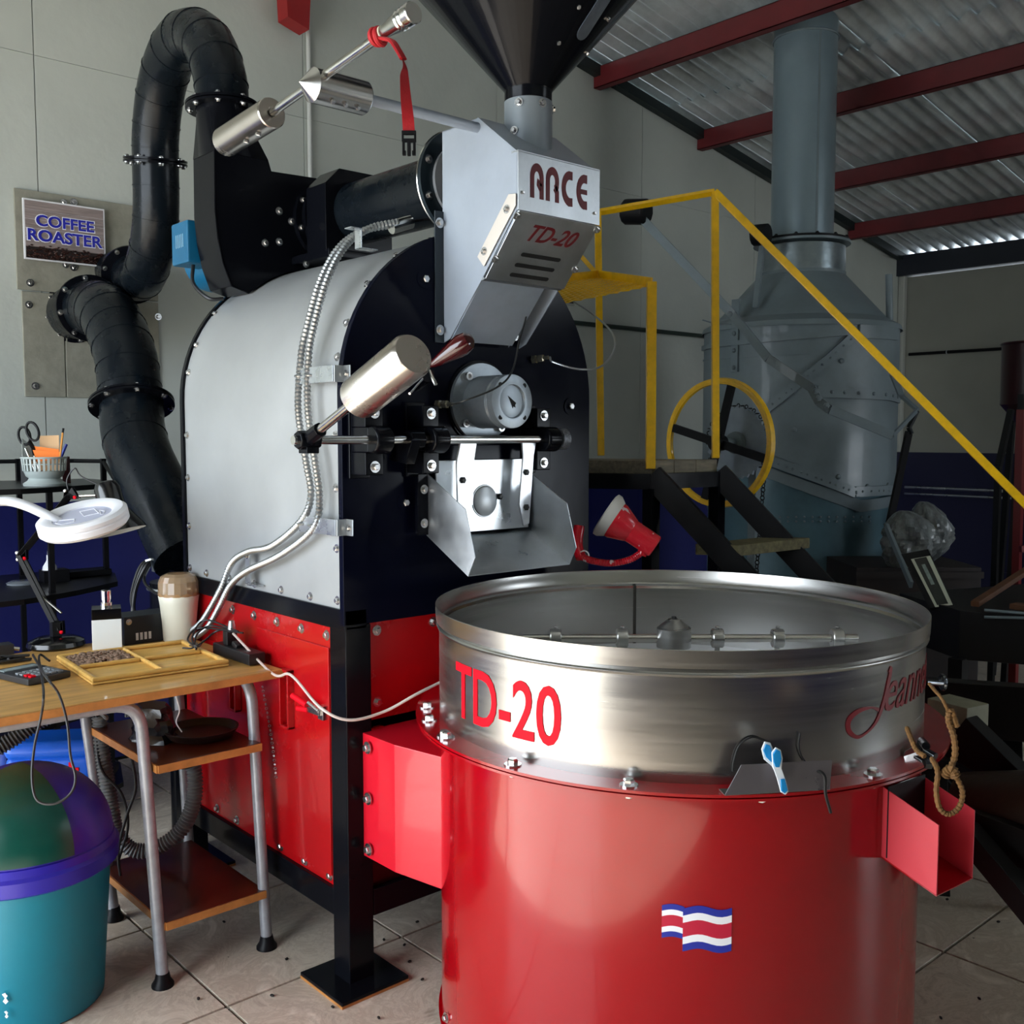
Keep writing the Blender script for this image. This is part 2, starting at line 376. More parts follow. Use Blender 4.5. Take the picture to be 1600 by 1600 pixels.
# corrugated roof: sheets run down the slope, three courses that overlap
ce = struct(MB().box((LX-.2, FY-.2, roofz(LX)+.25), (LX-.1, FY-.1, roofz(LX)+.3)), 'ceiling', roof_m)
SW, CP = .855, .095
def sheet_mesh(xa, xb, lift):
    mb = MB(); n = int(SW/CP*8); top = []
    for t in (0, 1):
        for x in (xa, xb):
            top.append(mb.ring([Vector((x, SW*1.04*i/n, roofz(x)+.018*sin(2*pi*i/8)+lift+t*.0015)) for i in range(n+1)]))
    for a, b in ((0, 1), (2, 3)):
        for i in range(n): mb.f.append((top[a][i], top[a][i+1], top[b][i+1], top[b][i]))
    return mb.build('corrugated_sheet', roof_m, mesh_only=True, loc=(0, 0, 0), angle=60)
for xa, xb, lift in ((LX-.3, 2.5, .05), (2.35, 5.45, .035), (5.3, 9.0, .02)):
    me = sheet_mesh(xa, xb, lift)
    for j in range(-1, 9):
        y = YB+.3-SW*(j+1)
        if y < FY-.9: break
        o = bpy.data.objects.new('corrugated_sheet', me); COL.objects.link(o); o.parent = ce; o.location = (0, y, 0)
# red purlins, running from the back wall toward the camera
def purlin(x, i, m=redbeam):
    z = roofz(x)-.03; mb = MB()
    mb.box((x-.025, FY, z-.12), (x-.021, YB, z)); mb.box((x-.025, FY, z-.004), (x+.03, YB, z)); mb.box((x-.025, FY, z-.12), (x+.03, YB, z-.116)); mb.box((x+.026, FY, z-.12), (x+.03, YB, z-.10))
    o = struct(mb, 'trim_%d' % i, m, smooth=False)
for i, x in enumerate((1.6, 2.6, 3.6, 4.62, 5.62, 6.62, 7.55)): purlin(x, i+1)
struct(MB().prism([(2.45, 4.36, 3.30), (2.56, 4.36, 3.27), (2.60, 4.36, 3.9), (2.42, 4.36, 3.9)], (0, -.09, 0)), 'trim_8', mat('red_beam_bright', '#8e1418', .4), smooth=False)
# dark angle where roof meets the back wall, wall-top beam at the right, corner strip, joint strip
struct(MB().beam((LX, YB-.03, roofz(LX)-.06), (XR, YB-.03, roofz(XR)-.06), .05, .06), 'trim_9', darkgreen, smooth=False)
struct(MB().box((XR-.09, FY, 2.745), (XR+.14, YB, 2.915)), 'trim_10', mat('dark_navy_beam', '#0a1220', .5), smooth=False)
struct(MB().box((XR-.06, YB-.06, 1.255), (XR-.001, YB-.001, 2.745), None), 'trim_11', mat('pale_grey_strip', '#a5a79f', .6), smooth=False, bevel=.01)
struct(MB().cyl((2.625, YB-.012, 1.2), (2.625, YB-.012, 3.8), .011), 'trim_12', mat('pale_grey_pipe', '#c2c4c0', .5))
# service pipes on the walls
def pipe(pts, r, m, label, clips=()):
    t = thing('wall_pipe', pts[0], label, 'pipe'); MB().tube([Vector(p) for p in pts], r, 10).build('pipe', m, t)
    for c in clips: MB().torus(c, r+.002, .004, Vector(pts[1])-Vector(pts[0]), 14, 6).build('clip', galv, t)
pipe([(2.3, 4.375, 2.072), (7.9, 4.375, 2.072)], .014, mat('dark_green_pipe', '#27352f', .5), 'dark green pipe along the back wall at head height')
pipe([(2.3, 4.36, 1.345), (4.2, 4.36, 1.345)], .03, mat('dark_blue_pipe', '#101d30', .5), 'dark blue pipe low on the back wall behind the platform')
pipe([(8.375, 4.3, 2.085), (8.375, 1.5, 2.085)], .013, blackm, 'thin black pipe across the right wall above the blue paint', [(8.375, 3.97, 2.085), (8.375, 3.3, 2.085)])
pipe([(8.37, 4.3, .955), (8.37, 2.9, .955)], .012, galv, 'upper of two pale pipes over the blue wall paint')
pipe([(8.37, 4.3, .90), (8.37, 2.9, .90)], .010, galv, 'lower of two pale pipes over the blue wall paint')

# ================================================================== ROASTER
RX0, RX1, RY0, RY1 = 1.355, 2.21, 2.13, 3.16
RC, RZ, RR = (RX0+RX1)/2, 1.503, (RX1-RX0)/2
R = thing('coffee_roaster', (RC, 2.6, 0), 'large drum coffee roaster with grey arched jacket, black front and red panelled base', 'roaster')
P = .075
for x in (RX0, RX1-P):
    for y in (RY0, RY1-P):
        fr = MB().box((x, y, .012), (x+P, y+P, .93)).build('frame_post', black, R, bevel=.004)
        MB().box((x+P/2-.1, y+P/2-.1, .007), (x+P/2+.1, y+P/2+.1, .016)).build('foot_plate', black, fr, bevel=.002)
        lab(MB().box((x+P/2-.1, y+P/2-.1, 0), (x+P/2+.1, y+P/2+.1, .0065)).build('foot_pad', woodedge, fr), 'plywood pad under the foot plate')
def rail(a, b, w=.06, h=.07, nm='frame_rail'): MB().beam(a, b, w, h).build(nm, black, R, bevel=.003)
for x in (RX0+.031, RX1-.031): rail((x, RY0+P, .205), (x, RY1-P, .205))
for y in (RY0+.031, RY1-.031): rail((RX0+P, y, .205), (RX1-P, y, .205))
rail((RX0+.031, RY0, .944), (RX0+.031, RY1, .944), .066, .052); rail((RX1-.031, RY0, .944), (RX1-.031, RY1, .944), .066, .052)
# lower red side panel with its door
px = RX0+.012
lab(MB().box((px, RY0+P, .24), (px+.02, RY1-P, .918)).build('side_panel', redp, R, bevel=.002), 'red bolted side panel')
def xp(a, b, x=px): q = oX(x, a, b); return q
dr = MB().prism([(px, 2.222, .265), (px, 2.60, .265), (px, 2.60, .862), (px, 2.222, .862)], (-.006, 0, 0)).build('access_door', redp, R, bevel=.002)
d2 = MB().prism([(px, 2.64, .30), (px, 2.93, .30), (px, 2.93, .78), (px, 2.64, .78)], (-.005, 0, 0)).build('access_door', redp, R, bevel=.002)
for (y0, y1, z0, z1, pr_) in ((2.395, 2.445, .615, .775, dr), (2.70, 2.74, .60, .72, d2)):
    h = MB(); h.box((px-.006-.02, y0, z0), (px-.006, y0+.008, z1)); h.box((px-.026, y1-.008, z0), (px-.006, y1, z1)); h.box((px-.026, y0, z1-.008), (px-.006, y1, z1)); h.box((px-.026, y0, z0), (px-.006, y1, z0+.008))
    h.build('pull_handle', redp, pr_, bevel=.002)
l = MB(); l.box((px-.03, 2.232, .688), (px-.007, 2.30, .702)); l.cyl((px-.028, 2.235, .70), (px-.028, 2.285, .712), .006); l.box((px-.022, 2.225, .676), (px-.006, 2.25, .712)); l.build('toggle_latch', bolt_m, dr, bevel=.001)
l = MB(); l.cyl((px-.03, 2.29, .706), (px-.04, 2.345, .722), .008); l.cyl((px-.026, 2.29, .692), (px-.034, 2.33, .69), .007); lab(l.build('latch_grip', letter_red, dr), 'red rubber latch grips')
ch = MB()
for i in range(22):
    t = i/21; ch.torus((px-.012, 2.56-.05*t-.02*sin(t*2), .70-.24*t), .0035, .0009, (1, i % 2, 0), 8, 4)
lab(ch.build('bead_chain', galv, R), 'thin hanging bead chain')['kind'] = 'stuff'
for y in (2.235, 2.36, 2.49, 2.62, 2.75, 2.88, 3.01): bolt(R, (px, y, .892), (-1, 0, 0), .009); bolt(R, (px, y, .262), (-1, 0, 0), .009)
for z in (.42, .60, .76): bolt(R, (px, 3.05, z), (-1, 0, 0), .009)
# red front panel, black recess under it, front rail
fy = RY0+.02
lab(MB().box((RX0+P, fy, .675), (RX1-P, fy+.02, .93)).build('front_panel', redp, R, bevel=.002), 'dark red bolted front panel')
for x in (1.46, 1.64, 1.82, 2.0): bolt(R, (x, fy, .905), (0, -1, 0), .009)
bolt(R, (1.46, fy, .72), (0, -1, 0), .009)
MB().box((RX0+P, RY0+.14, .24), (RX1-P, RY0+.16, .93)).build('inner_panel', black, R)
lab(MB().box((RX0+P, fy, .235), (1.62, fy+.02, .34)).build('front_panel', mat('dark_red_paint', '#200305', .3), R), 'dark red strip at the bottom of the front')
# black front plate (arched) and the edge rims
def arch(y, r=RR, zb=.93, n=40, dx=0):
    return [(RC-r, y, zb)] + [(RC-r*cos(pi*i/n), y, RZ+r*sin(pi*i/n)) for i in range(n+1)] + [(RC+r, y, zb)]
MB().prism(arch(RY0, RR+.004), (0, .02, 0)).build('front_plate', blacksheen, R, bevel=.002)
MB().prism(arch(3.03, RR+.004), (0, .02, 0)).build('back_plate', black, R, bevel=.002)
lab(MB().prism(arch(RY0+.02, RR-.004, .97), (0, .88, 0)).build('jacket', jacket, R, angle=25), 'pale grey metal jacket over the drum')
for y in (2.17, 3.015):
    for a in (-1, 12, 24, 40, 56, 72, 90, 110, 130):
        t = radians(a); 
        if a > 0: bolt(R, (RC-(RR-.004)*cos(t), y, RZ+(RR-.004)*sin(t)), (-cos(t), 0, sin(t)), .0075)
    for z in (1.40, 1.27, 1.12, .99): bolt(R, (RX0+.004, y, z), (-1, 0, 0), .0075)
for y in (2.3, 2.45, 2.6, 2.75, 2.9): bolt(R, (RX0+.004, y, .985), (-1, 0, 0), .0075)
# studs on the front plate
for (a, b) in ((663, 436), (890, 635), (632, 785)):
    q = oY(RY0, a, b); bolt(R, q, (0, -1, 0), .011); MB().lathe(q, [(.024, 0), (.024, .003)], (0, -1, 0), 24).build('stud_washer', blacksheen, R)

# --- grey feed chute and its name plates
CX0, CX1 = 1.664, 1.932
prof = [(2.13, 2.178), (1.99, 2.180), (1.845, 2.07), (1.845, 1.935), (1.97, 1.790), (2.102, 1.650), (2.13, 1.64)]
prof2 = prof[:]
t = .003
MB().prism([(CX0, y, z) for y, z in prof], (t, 0, 0)).build('feed_chute_side', chuteg, R)
MB().prism([(CX1-t, y, z) for y, z in prof], (t, 0, 0)).build('feed_chute_side', chuteg, R)
def strip(y0, z0, y1, z1, xa, xb, nm, m, off=0., th=.003):
    d = Vector((0, y1-y0, z1-z0)).normalized(); n = Vector((1, 0, 0)).cross(d)
    n = -n if n.y > 0 else n
    if abs(n.y) < 1e-3 and n.z < 0: n = -n
    P_ = [Vector((xa, y0, z0)), Vector((xb, y0, z0)), Vector((xb, y1, z1)), Vector((xa, y1, z1))]
    return MB().prism([p+n*off for p in P_], n*th).build(nm, m, R, bevel=.0008), [p+n*(off+th) for p in P_], n
strip(2.13, 2.178, 1.99, 2.180, CX0, CX1, 'feed_chute_top', chuteg)
strip(1.99, 2.180, 1.845, 2.07, CX0, CX1, 'feed_chute_top', chuteg)
strip(1.845, 2.07, 1.845, 1.935, CX0, CX1, 'feed_chute_front', chuteg)
strip(1.845, 1.935, 2.106, 1.645, CX0+.004, CX1-.05, 'feed_chute_front', mat('sheet_sky_tint', (.66, .77, .92, 1), .28, .7, var=.1))  # blue of the sky-lit floor's reflection is put into this sheet's colour
lab(MB().sheet([(CX1-.05, 1.94, 1.83), (CX1-.05, 2.12, 1.64), (CX1-.05, 2.12, 1.83)]).build('feed_chute_side', chuteg, R), 'short right cheek of the chute')
np1, Q1, n1 = strip(1.845, 2.072, 1.845, 1.935, CX0-.001, CX1+.012, 'name_plate', plate_m, .004)
MB().box((CX0-.001, 1.838, 2.07), (CX1+.012, 1.862, 2.074)).build('plate_lip', plate_m, np1)
np2, Q2, n2 = strip(1.840, 1.937, 1.965, 1.792, CX0-.001, CX1+.004, 'model_plate', plate_m, .006)
lab(np1, 'brushed steel plate with cut-out dark red letters'); lab(np2, 'slanted steel plate with slots below the letters')
MB().prism([(CX0-.001, 1.965, 1.792), (CX0-.001, 1.975, 1.788), (CX0-.001, 1.972, 1.783), (CX0-.001, 1.960, 1.786)], (.27, 0, 0)).build('plate_lip', plate_m, np2)
# ARCE in heavy round letters, drawn as strokes on the plate
def stroke(pts, w):
    """thick 2-D stroke -> list of quads"""
    P_ = [Vector((a, b, 0)) for a, b in pts]; L_ = []; R_ = []
    for i, p in enumerate(P_):
        d = (P_[min(i+1, len(P_)-1)]-P_[max(i-1, 0)]).normalized(); n = Vector((-d.y, d.x, 0))*w/2; L_.append(p+n); R_.append(p-n)
    return L_, R_
def arcp(cx, cy, r, a0, a1, n=12, ry=None): return [(cx+r*cos(radians(a0+(a1-a0)*i/n)), cy+(ry or r)*sin(radians(a0+(a1-a0)*i/n))) for i in range(n+1)]
GL = {'A': [([(.10, 0), (.10, .62)]+arcp(.40, .62, .30, 180, 0)+[(.70, .62), (.70, .0)], .24), ([(.70, .40), (.44, .55), (.44, .42), (.62, .26)], .10)],
      'R': [([(.10, 0), (.10, .62)]+arcp(.40, .62, .30, 180, 0)+[(.68, .48), (.58, .40)], .24), ([(.56, .44), (.70, .30), (.70, 0)], .24)],
      'C': [([(.72, .90)]+arcp(.60, .5, .46, 105, 255, ry=.42)+[(.72, .10)], .26)],
      'E': [([(.72, .90)]+arcp(.60, .5, .46, 105, 255, ry=.42)+[(.72, .10)], .26), ([(.30, .5), (.72, .5)], .15)]}
lm = MB(); o0, ux, uy = Q1[3], (Q1[2]-Q1[3]), (Q1[0]-Q1[3])
uxn, uyn = ux.normalized(), uy.normalized()
for k, chx in enumerate('ARCE'):
    x0 = .040+k*.052; sc = .052; z0 = .034; hh = .080
    for pts, w in GL[chx]:
        L_, R_ = stroke(pts, w)
        for i in range(len(L_)-1):
            q = [L_[i], L_[i+1], R_[i+1], R_[i]]
            lm.prism([o0 + uxn*(x0+p.x*sc) + uyn*(z0+p.y*hh) + n1*.0004 for p in q], n1*.0008)
lm.build('lettering', cut_red, np1, smooth=False)
o0, ux, uy = Q2[3], (Q2[2]-Q2[3]), (Q2[0]-Q2[3]); uxn, uyn = ux.normalized(), uy.normalized()
put_text('TD-20', lambda a, b: (o0+ux*(.24+.58*a)+uy*(.62+.24*b)+n2*.0004, n2), cut_red, np2, shear=.35, bold=.012)
slotm = mat('slot_black', (.004, .004, .004, 1), .7)
for k, (u0, u1, vv) in enumerate(((.28, .74, .42), (.27, .73, .26), (.27, .72, .11))):
    s_ = MB(); c0 = o0+ux*u0+uy*vv; c1 = o0+ux*u1+uy*vv; r_ = .0055
    s_.prism([c0-uyn*r_, c1-uyn*r_]+[c1+uxn*r_*sin(a)-uyn*r_*cos(a) for a in (pi/4, pi/2, 3*pi/4)]+[c1+uyn*r_, c0+uyn*r_]+[c0-uxn*r_*sin(a)+uyn*r_*cos(a) for a in (pi/4, pi/2, 3*pi/4)], n2*.0006).build('vent_slot', slotm, np2)
for (u, v) in ((.05, .30), (.93, .20)): bolt(np1, Q1[3]+ (Q1[2]-Q1[3])*u + (Q1[0]-Q1[3])*v, n1, .0045, washer=False)
for (u, v) in ((.0, .93), (.0, .30), (1., .95), (1., .32)): bolt(np2, o0+ux*u+uy*v, n2, .007)
# hinge strip on the side edge of the slanted plate
hs = MB().prism([(CX0-.003, 1.842, 1.972), (CX0-.003, 1.868, 1.975), (CX0-.003, 1.985, 1.842), (CX0-.003, 1.960, 1.815), (CX0-.003, 1.842, 1.945)], (-.003, 0, 0)).build('hinge_strip', mat('pale_strip', '#d6cfc6', .4, .3), R, bevel=.0015)
bolt(hs, (CX0-.006, 1.873, 1.94), (-1, 0, 0), .007); bolt(hs, (CX0-.006, 1.957, 1.852), (-1, 0, 0), .007)
# mounting flange of the chute on the front plate
MB().box((CX0-.028, RY0-.004, 1.64), (CX0+.002, RY0, 1.975)).build('chute_flange', mat('dark_flange', '#2a3238', .35, .3), R, bevel=.001)
for z in (1.945, 1.672): bolt(R, (CX0-.014, RY0-.004, z), (0, -1, 0), .009)
bolt(R, (CX1-.035, RY0-.02, 1.67), (0, -1, 0), .008)
# neck tube between chute and hopper
NC = Vector((1.803, 1.955, 0)); NR = .061
MB().lathe(NC+V(0, 0, 2.10), [(NR, 0), (NR, .137), (NR-.003, .137), (NR-.003, 0)], n=40, cap=False).build('neck_tube', mat('neck_grey', '#8a939a', .32, .2, var=.1), R)
for a in (205, 262, 320): bolt(R, NC+V(NR*cos(radians(a)), NR*sin(radians(a)), 2.222), (cos(radians(a)), sin(radians(a)), 0), .0075)
bolt(R, NC+V(-NR, -.015, 2.155), (-1, -.3, 0), .007)

# --- bean hopper
H = thing('bean_hopper', NC+V(0, 0, 2.22), 'black conical bean hopper with a steel slot window above the chute neck', 'hopper')
hp = [(NR-.004, 2.20), (NR-.001, 2.20), (NR-.001, 2.262), (NR+.001, 2.267), (.47, 2.715), (.485, 2.715), (.485, 2.78), (.46, 2.78), (.46, 2.725), (NR-.004, 2.28)]
MB().lathe(NC, hp, n=56, cap=False).build('hopper_body', black, H)
def oncone(px, py):
    d = ray(px, py); k = (.47-NR)/(2.715-2.267); o = CC-NC
    rz = lambda z: NR+(z-2.267)*k
    lo, hi = 1.2, 4.0; tt = 1.5
    while tt < 3.5:
        p = o+d*tt
        if p.z > 2.267 and sqrt(p.x**2+p.y**2) < rz(p.z): break
        tt += .0005
    p = CC+d*tt; a = atan2(p.y-NC.y, p.x-NC.x); n = Vector((cos(a), sin(a), -1/k*1.0)); n = Vector((cos(a), sin(a), -k)).normalized(); return p, n, a
pa, na, aa = oncone(912, 48); pb, nb, ab = oncone(942, -20)
def cone_pt(a, z, off): 
    k = (.47-NR)/(2.715-2.267); r = NR+(z-2.267)*k; n = Vector((cos(a), sin(a), -k)).normalized(); return Vector((NC.x+r*cos(a), NC.y+r*sin(a), z))+n*off
sw = MB(); ac, zc0, zc1 = aa, pa.z, pa.z+.13; w_ = .021; lowp = []; hip = []
outl = [(-w_*cos(radians(t_)), zc0-w_*sin(radians(t_))*.8) for t_ in range(0, 181, 20)]
outl = [(x, z) for x, z in outl]+[(w_, zc1), (-w_, zc1)]
def sp(x, z, off): k = (.47-NR)/(2.715-2.267); return cone_pt(ac+x/(NR+(z-2.267)*k), z, off)
sw.prism([sp(x, z, .0015) for x, z in outl], na*.002)
lab(sw.build('slot_window', mat('brushed_blue_steel', '#7b8593', .4, .8, var=.3, vscale=14, stretch=(1, 1, .1)), H), 'brushed steel slot window')
for (a, b) in ((903, 10), (872, 66), (917, 82), (949, 29)):
    q, n_, _ = oncone(a, b); bolt(H, q, n_, .0065, washer=False)

# --- main bearing and front disc on the front plate
ax = (0, -1, 0); bc = Vector((1.785, RY0, 1.488))
hb = MB().lathe(bc, [(.105, 0), (.105, .016), (.07, .018), (.07, .105), (.066, .108), (.066, .118), (.07, .12), (.07, .135), (.052, .137), (.044, .137), (.040, .125), (.0, .125)], ax, 48).build('bearing_housing', mat('cast_grey_steel', '#8e969c', .3, .6, var=.2, vscale=12), R, angle=30, bevel=.0008)
MB().lathe(bc, [(.112, 0), (.112, .006)], ax, 48).build('bearing_gasket', black, R)
fd = MB().lathe(bc+V(0, -.125, 0), [(.046, 0), (.046, .004), (.040, .006), (.0, .006)], ax, 40).build('front_disc', mat('pale_blue_grey', '#b9c6d2', .35, .3), hb)
for k in range(4):
    a = radians(40+90*k); q = bc+V(cos(a)*.088, -.016, sin(a)*.088)
    MB().lathe(q, [(.011, 0), (.011, .014), (.006, .014), (.006, .008)], ax, 16).build('cap_screw', bolt_m, hb)
    a = radians(45+90*k); MB().lathe(bc+V(cos(a)*.059, -.1345, sin(a)*.059), [(.0065, 0), (.0065, .002)], ax, 14).build('screw_hole', slotm, hb)
ar = bc+V(0, -.1315, 0)
MB().prism([ar+V(-.012, 0, .014), ar+V(.016, 0, -.004), ar+V(.012, 0, -.010), ar+V(.014, 0, -.016), ar+V(.006, 0, -.013), ar+V(.004, 0, -.018), ar+V(0, 0, -.008)], (0, -.0008, 0)).build('arrow_mark', slotm, hb)
# thermocouple fittings and braided cables
fit = mat('brass_steel_fitting', '#a09a88', .25, .9)
def fitting(p, d):
    d = Vector(d).normalized(); MB().lathe(p, [(.012, 0), (.012, .012), (.007, .012), (.007, .02), (.011, .02), (.011, .034), (.006, .036), (.006, .05)], d, 6).build('probe_fitting', fit, R, smooth=False)
q1 = oY(RY0, 682, 632); fitting(q1, (.3, -1, 0)); q2 = oY(RY0, 832, 562); fitting(q2, (.4, -1, .1))
braid = mat('braided_cable', '#3f4040', .35, .7)
MB().tube(catmull([q1+V(.01, -.05, 0), oY(2.0, 720, 628), oY(1.95, 775, 606), oY(1.97, 800, 580), oY(2.0, 812, 530), oY(2.04, 822, 495), oY(2.09, 822, 470)], 10), .0025, 8).build('probe_cable', braid, R)
MB().tube(catmull([q2+V(.02, -.05, .005), oY(2.05, 865, 566), oY(2.0, 905, 577), oY(2.02, 940, 572), oY(2.06, 960, 545), oY(2.12, 955, 518), oY(2.2, 925, 490), oY(2.25, 895, 470)], 10), .003, 8).build('probe_cable', galv, R)

# --- lever shaft, bearings, counterweight, discharge door
SY, SZ = 2.035, 1.389
shf = MB().cyl((1.163, SY, SZ), (2.0, SY, SZ), .0105, n=24).build('lever_shaft', steelp, R)
blk = black
for x, w in ((1.395, .05), (1.565, .05), (1.955, .05)):
    m_ = MB(); m_.lathe((x-w/2, SY, SZ), [(.03, 0), (.034, .006), (.034, w-.006), (.03, w)], (1, 0, 0), 24)
    m_.box((x-.026, SY+.02, SZ-.085), (x+.026, RY0, SZ-.03)); m_.box((x-.026, SY+.02, SZ+.03), (x+.026, RY0, SZ+.085)); m_.box((x-.026, SY+.01, SZ-.03), (x+.026, RY0, SZ+.03))
    m_.box((x-.03, RY0-.012, SZ-.095), (x+.03, RY0, SZ+.095))
    pb = m_.build('shaft_bearing', blk, R, bevel=.003)
    for dz in (-.065, .065): bolt(pb, (x, SY+.02, SZ+dz), (0, -1, 0), .0095)
# cam block on the shaft
m_ = MB(); m_.lathe((1.475, SY, SZ), [(.024, 0), (.024, .045)], (1, 0, 0), 8); m_.prism([(1.47, SY-.03, SZ-.0), (1.47, SY+.02, SZ+.02), (1.47, SY+.07, SZ-.05), (1.47, SY+.0, SZ-.06)], (.03, 0, 0)); m_.build('cam_block', black, R, bevel=.003)
lab(MB().lathe((1.983, SY, SZ), [(.024, 0), (.030, .004), (.030, .03), (.022, .036)], (1, 0, 0), 24).build('end_collar', mat('speckled_collar', '#7f8288', .5, .4, var=.6, vscale=150), R), 'speckled steel end collar')
# lever and counterweight
LXX = 1.20; a_ = Vector((LXX, SY, SZ)); e_ = Vector((LXX, 1.600, 1.571)); dv = (e_-a_).normalized()
MB().cyl(a_+dv*.03, a_+dv*.30, .0105, n=20).build('lever_arm', steelp, R)
MB().lathe(a_+dv*.225, [(.040, 0), (.046, .006), (.046, .205), (.041, .214), (.04, .214)], dv, 48).build('counterweight', mat('turned_steel', (.60, .55, .50, 1), .26, 1, rvar=.06, vscale=4, aniso=.4), R)
m_ = MB(); m_.lathe((LXX-.026, SY, SZ), [(.020, 0), (.022, .004), (.022, .05), (.02, .054)], (1, 0, 0), 8); m_.cyl(a_, a_+dv*.062, .019, .017, 8); m_.box((LXX-.012, SY-.018, SZ-.03), (LXX+.02, SY+.02, SZ-.015)); m_.build('lever_clamp', black, R, bevel=.002)
# sampler with dark red handle
sx = oY(1.96, 648, 560).x
tr0 = oY(2.12, 655, 590); tr1 = oY(1.90, 690, 548)
MB().cyl(oY(RY0, 650, 600), oY(1.98, 668, 585), .018, n=20).build('sampler_tube', black, R)
MB().lathe(oY(1.97, 672, 572), [(.004, 0), (.010, .01), (.016, .04), (.0235, .075), (.026, .095), (.022, .115), (.010, .125), (0, .127)], V(.35, -.62, .42), 28).build('sampler_handle', mat('oxblood_knob', '#3c0509', .15, coat=.6), R)
MB().cyl(oY(1.97, 660, 592), oY(1.93, 640, 615), .003).build('lever_pin', steelp, R)
MB().tube(catmull([oY(1.96, 672, 580), oY(1.94, 676, 590), oY(1.93, 681, 601)], 4), .0045, 8).build('lever_pin', steelp, R)
# door plate and straps
dp = lab(MB().box((1.604, 2.085, 1.145), (1.925, 2.091, 1.335)).build('discharge_door', mat('door_plate', (.84, .87, .89, 1), .3, .85, rvar=.04), R, bevel=.001), 'pale steel discharge door plate')
MB().torus((1.765, 2.084, 1.225), .042, .002, (0, 1, 0), 36, 6).build('door_boss', mat('boss', '#c8cccf', .35, .6), dp)
MB().lathe((1.765, 2.086, 1.225), [(.040, 0), (.040, .006), (.036, .008)], (0, -1, 0), 36).build('door_boss', mat('boss', '#c8cccf', .35, .6), dp)
strapm = mat('white_steel_strap', (.86, .88, .9, 1), .32, .8)
def strapp(poly, y, w=.006): return MB().prism([(x, y, z) for x, z in poly], (0, w, 0)).build('door_strap', strapm, R, bevel=.001)
strapp([(1.650, 1.385), (1.704, 1.385), (1.695, 1.34), (1.690, 1.22), (1.640, 1.20), (1.636, 1.33)], SY+.006)
strapp([(1.862, 1.385), (1.914, 1.385), (1.905, 1.345), (1.888, 1.16), (1.868, 1.155), (1.852, 1.215), (1.866, 1.34)], SY+.006)
for x, z in ((1.655, 1.285), (1.70, 1.222), (1.876, 1.30), (1.876, 1.205), (1.815, 1.235)):
    MB().lathe((x, SY+.045 if x in (1.70, 1.815) else SY+.006, z), [(.009, 0), (.009, .004), (.005, .006)], (0, -1, 0), 6).build('door_screw', mat('dark_screw', '#3a3a3a', .4, .7), R, smooth=False)
MB().box((1.62, 2.09, 1.335), (1.90, 2.128, 1.375)).build('door_guide', blacksheen, R, bevel=.002)
# discharge chute: two cheeks and a floor
dl, dr_ = 1.587, 1.94; th = .0025
pl = [(2.105, 1.304), (1.947, 1.218), (1.911, 1.101), (1.936, 1.055), (2.105, 1.145)]
cL = lab(MB().prism([(dl, y, z) for y, z in pl], (th, 0, 0)).build('discharge_chute', steelc, R), 'sheet steel chute open at the front')
MB().prism([(dr_, y, z) for y, z in pl], (-th, 0, 0)).build('chute_cheek', steelc, cL)
MB().sheet([(dl, 1.936, 1.055), (dr_, 1.936, 1.055), (dr_, 2.105, 1.145), (dl, 2.105, 1.145)], -.0025).build('chute_floor', steelc, cL)
MB().box((dl-.03, 2.098, 1.145), (dl, 2.104, 1.30)).build('chute_bracket', black, R); bolt(R, (dl-.013, 2.098, 1.262), (0, -1, 0), .008); bolt(R, (dl-.013, 2.098, 1.175), (0, -1, 0), .008)
MB().box((1.60, 2.104, 1.14), (1.93, 2.13, 1.34)).build('door_frame', blacksheen, R)

# --- flexible conduits with clips on the jacket
def jk(px_, py_): q = oX(1.325, px_, py_); return q
cpath = [oX(1.62, 612, 366)+V(0, 0, 0)]
c1 = [V(1.60, 2.27, 1.955), V(1.52, 2.285, 1.93), V(1.44, 2.275, 1.875), V(1.375, 2.262, 1.78), V(1.335, 2.262, 1.66), jk(470, 560), jk(466, 640), jk(478, 720), jk(486, 775), jk(470, 815), jk(425, 853), jk(388, 862), jk(362, 880), jk(345, 920), jk(318, 968), jk(300, 985)]
cdu = MB(); ribbed(cdu, catmull(c1, 10), .0085, .0105, .0015, 10); cdu.build('conduit', conduit_m, R)
c2 = [p+V(.004, -.028, .004) for p in c1[:5]] + [jk(482, 560), jk(481, 640), jk(492, 720), jk(499, 780), jk(490, 825), jk(440, 866), jk(385, 893), jk(360, 915), jk(342, 950), jk(325, 980), jk(306, 995)]
cdu = MB(); ribbed(cdu, catmull(c2, 10), .0085, .0105, .0015, 10); cdu.build('conduit', conduit_m, R)
MB().cyl(c1[0]+V(-.01, -.014, -.01), c1[0]+V(.05, -.02, .012), .018, n=16).build('conduit_fitting', steelp, R)
MB().tube(catmull([c1[0]+V(.05, -.02, .012), V(1.68, 2.25, 1.975), V(1.74, 2.2, 1.985)], 6), .004, 8).build('conduit_wire', blackm, R)
def clip(a, b, poly=None):
    p0 = oX(1.33, a-12, b); p1 = oX(1.33, a+40, b+2); m_ = MB()
    m_.box((1.323, p1.y-.005, p0.z-.02), (1.326, p0.y+.01, p0.z+.02)); m_.box((1.326, p1.y-.008, p0.z-.02), (1.355, p1.y-.005, p0.z+.02)); m_.box((1.352, p1.y-.035, p0.z-.02), (1.355, p1.y-.005, p0.z+.02))
    c_ = m_.build('conduit_clip', galv, R, bevel=.001); bolt(c_, (1.352, p1.y-.02, p0.z), (-1, 0, 0), .006)
    for yy in (oX(1.325, a-14, b).y, oX(1.325, a+2, b).y): MB().torus((1.325, yy, p0.z), .0105, .0035, (0, 0, 1), 16, 6).build('pipe_ring', galv, c_)
clip(482, 588); clip(486, 818)
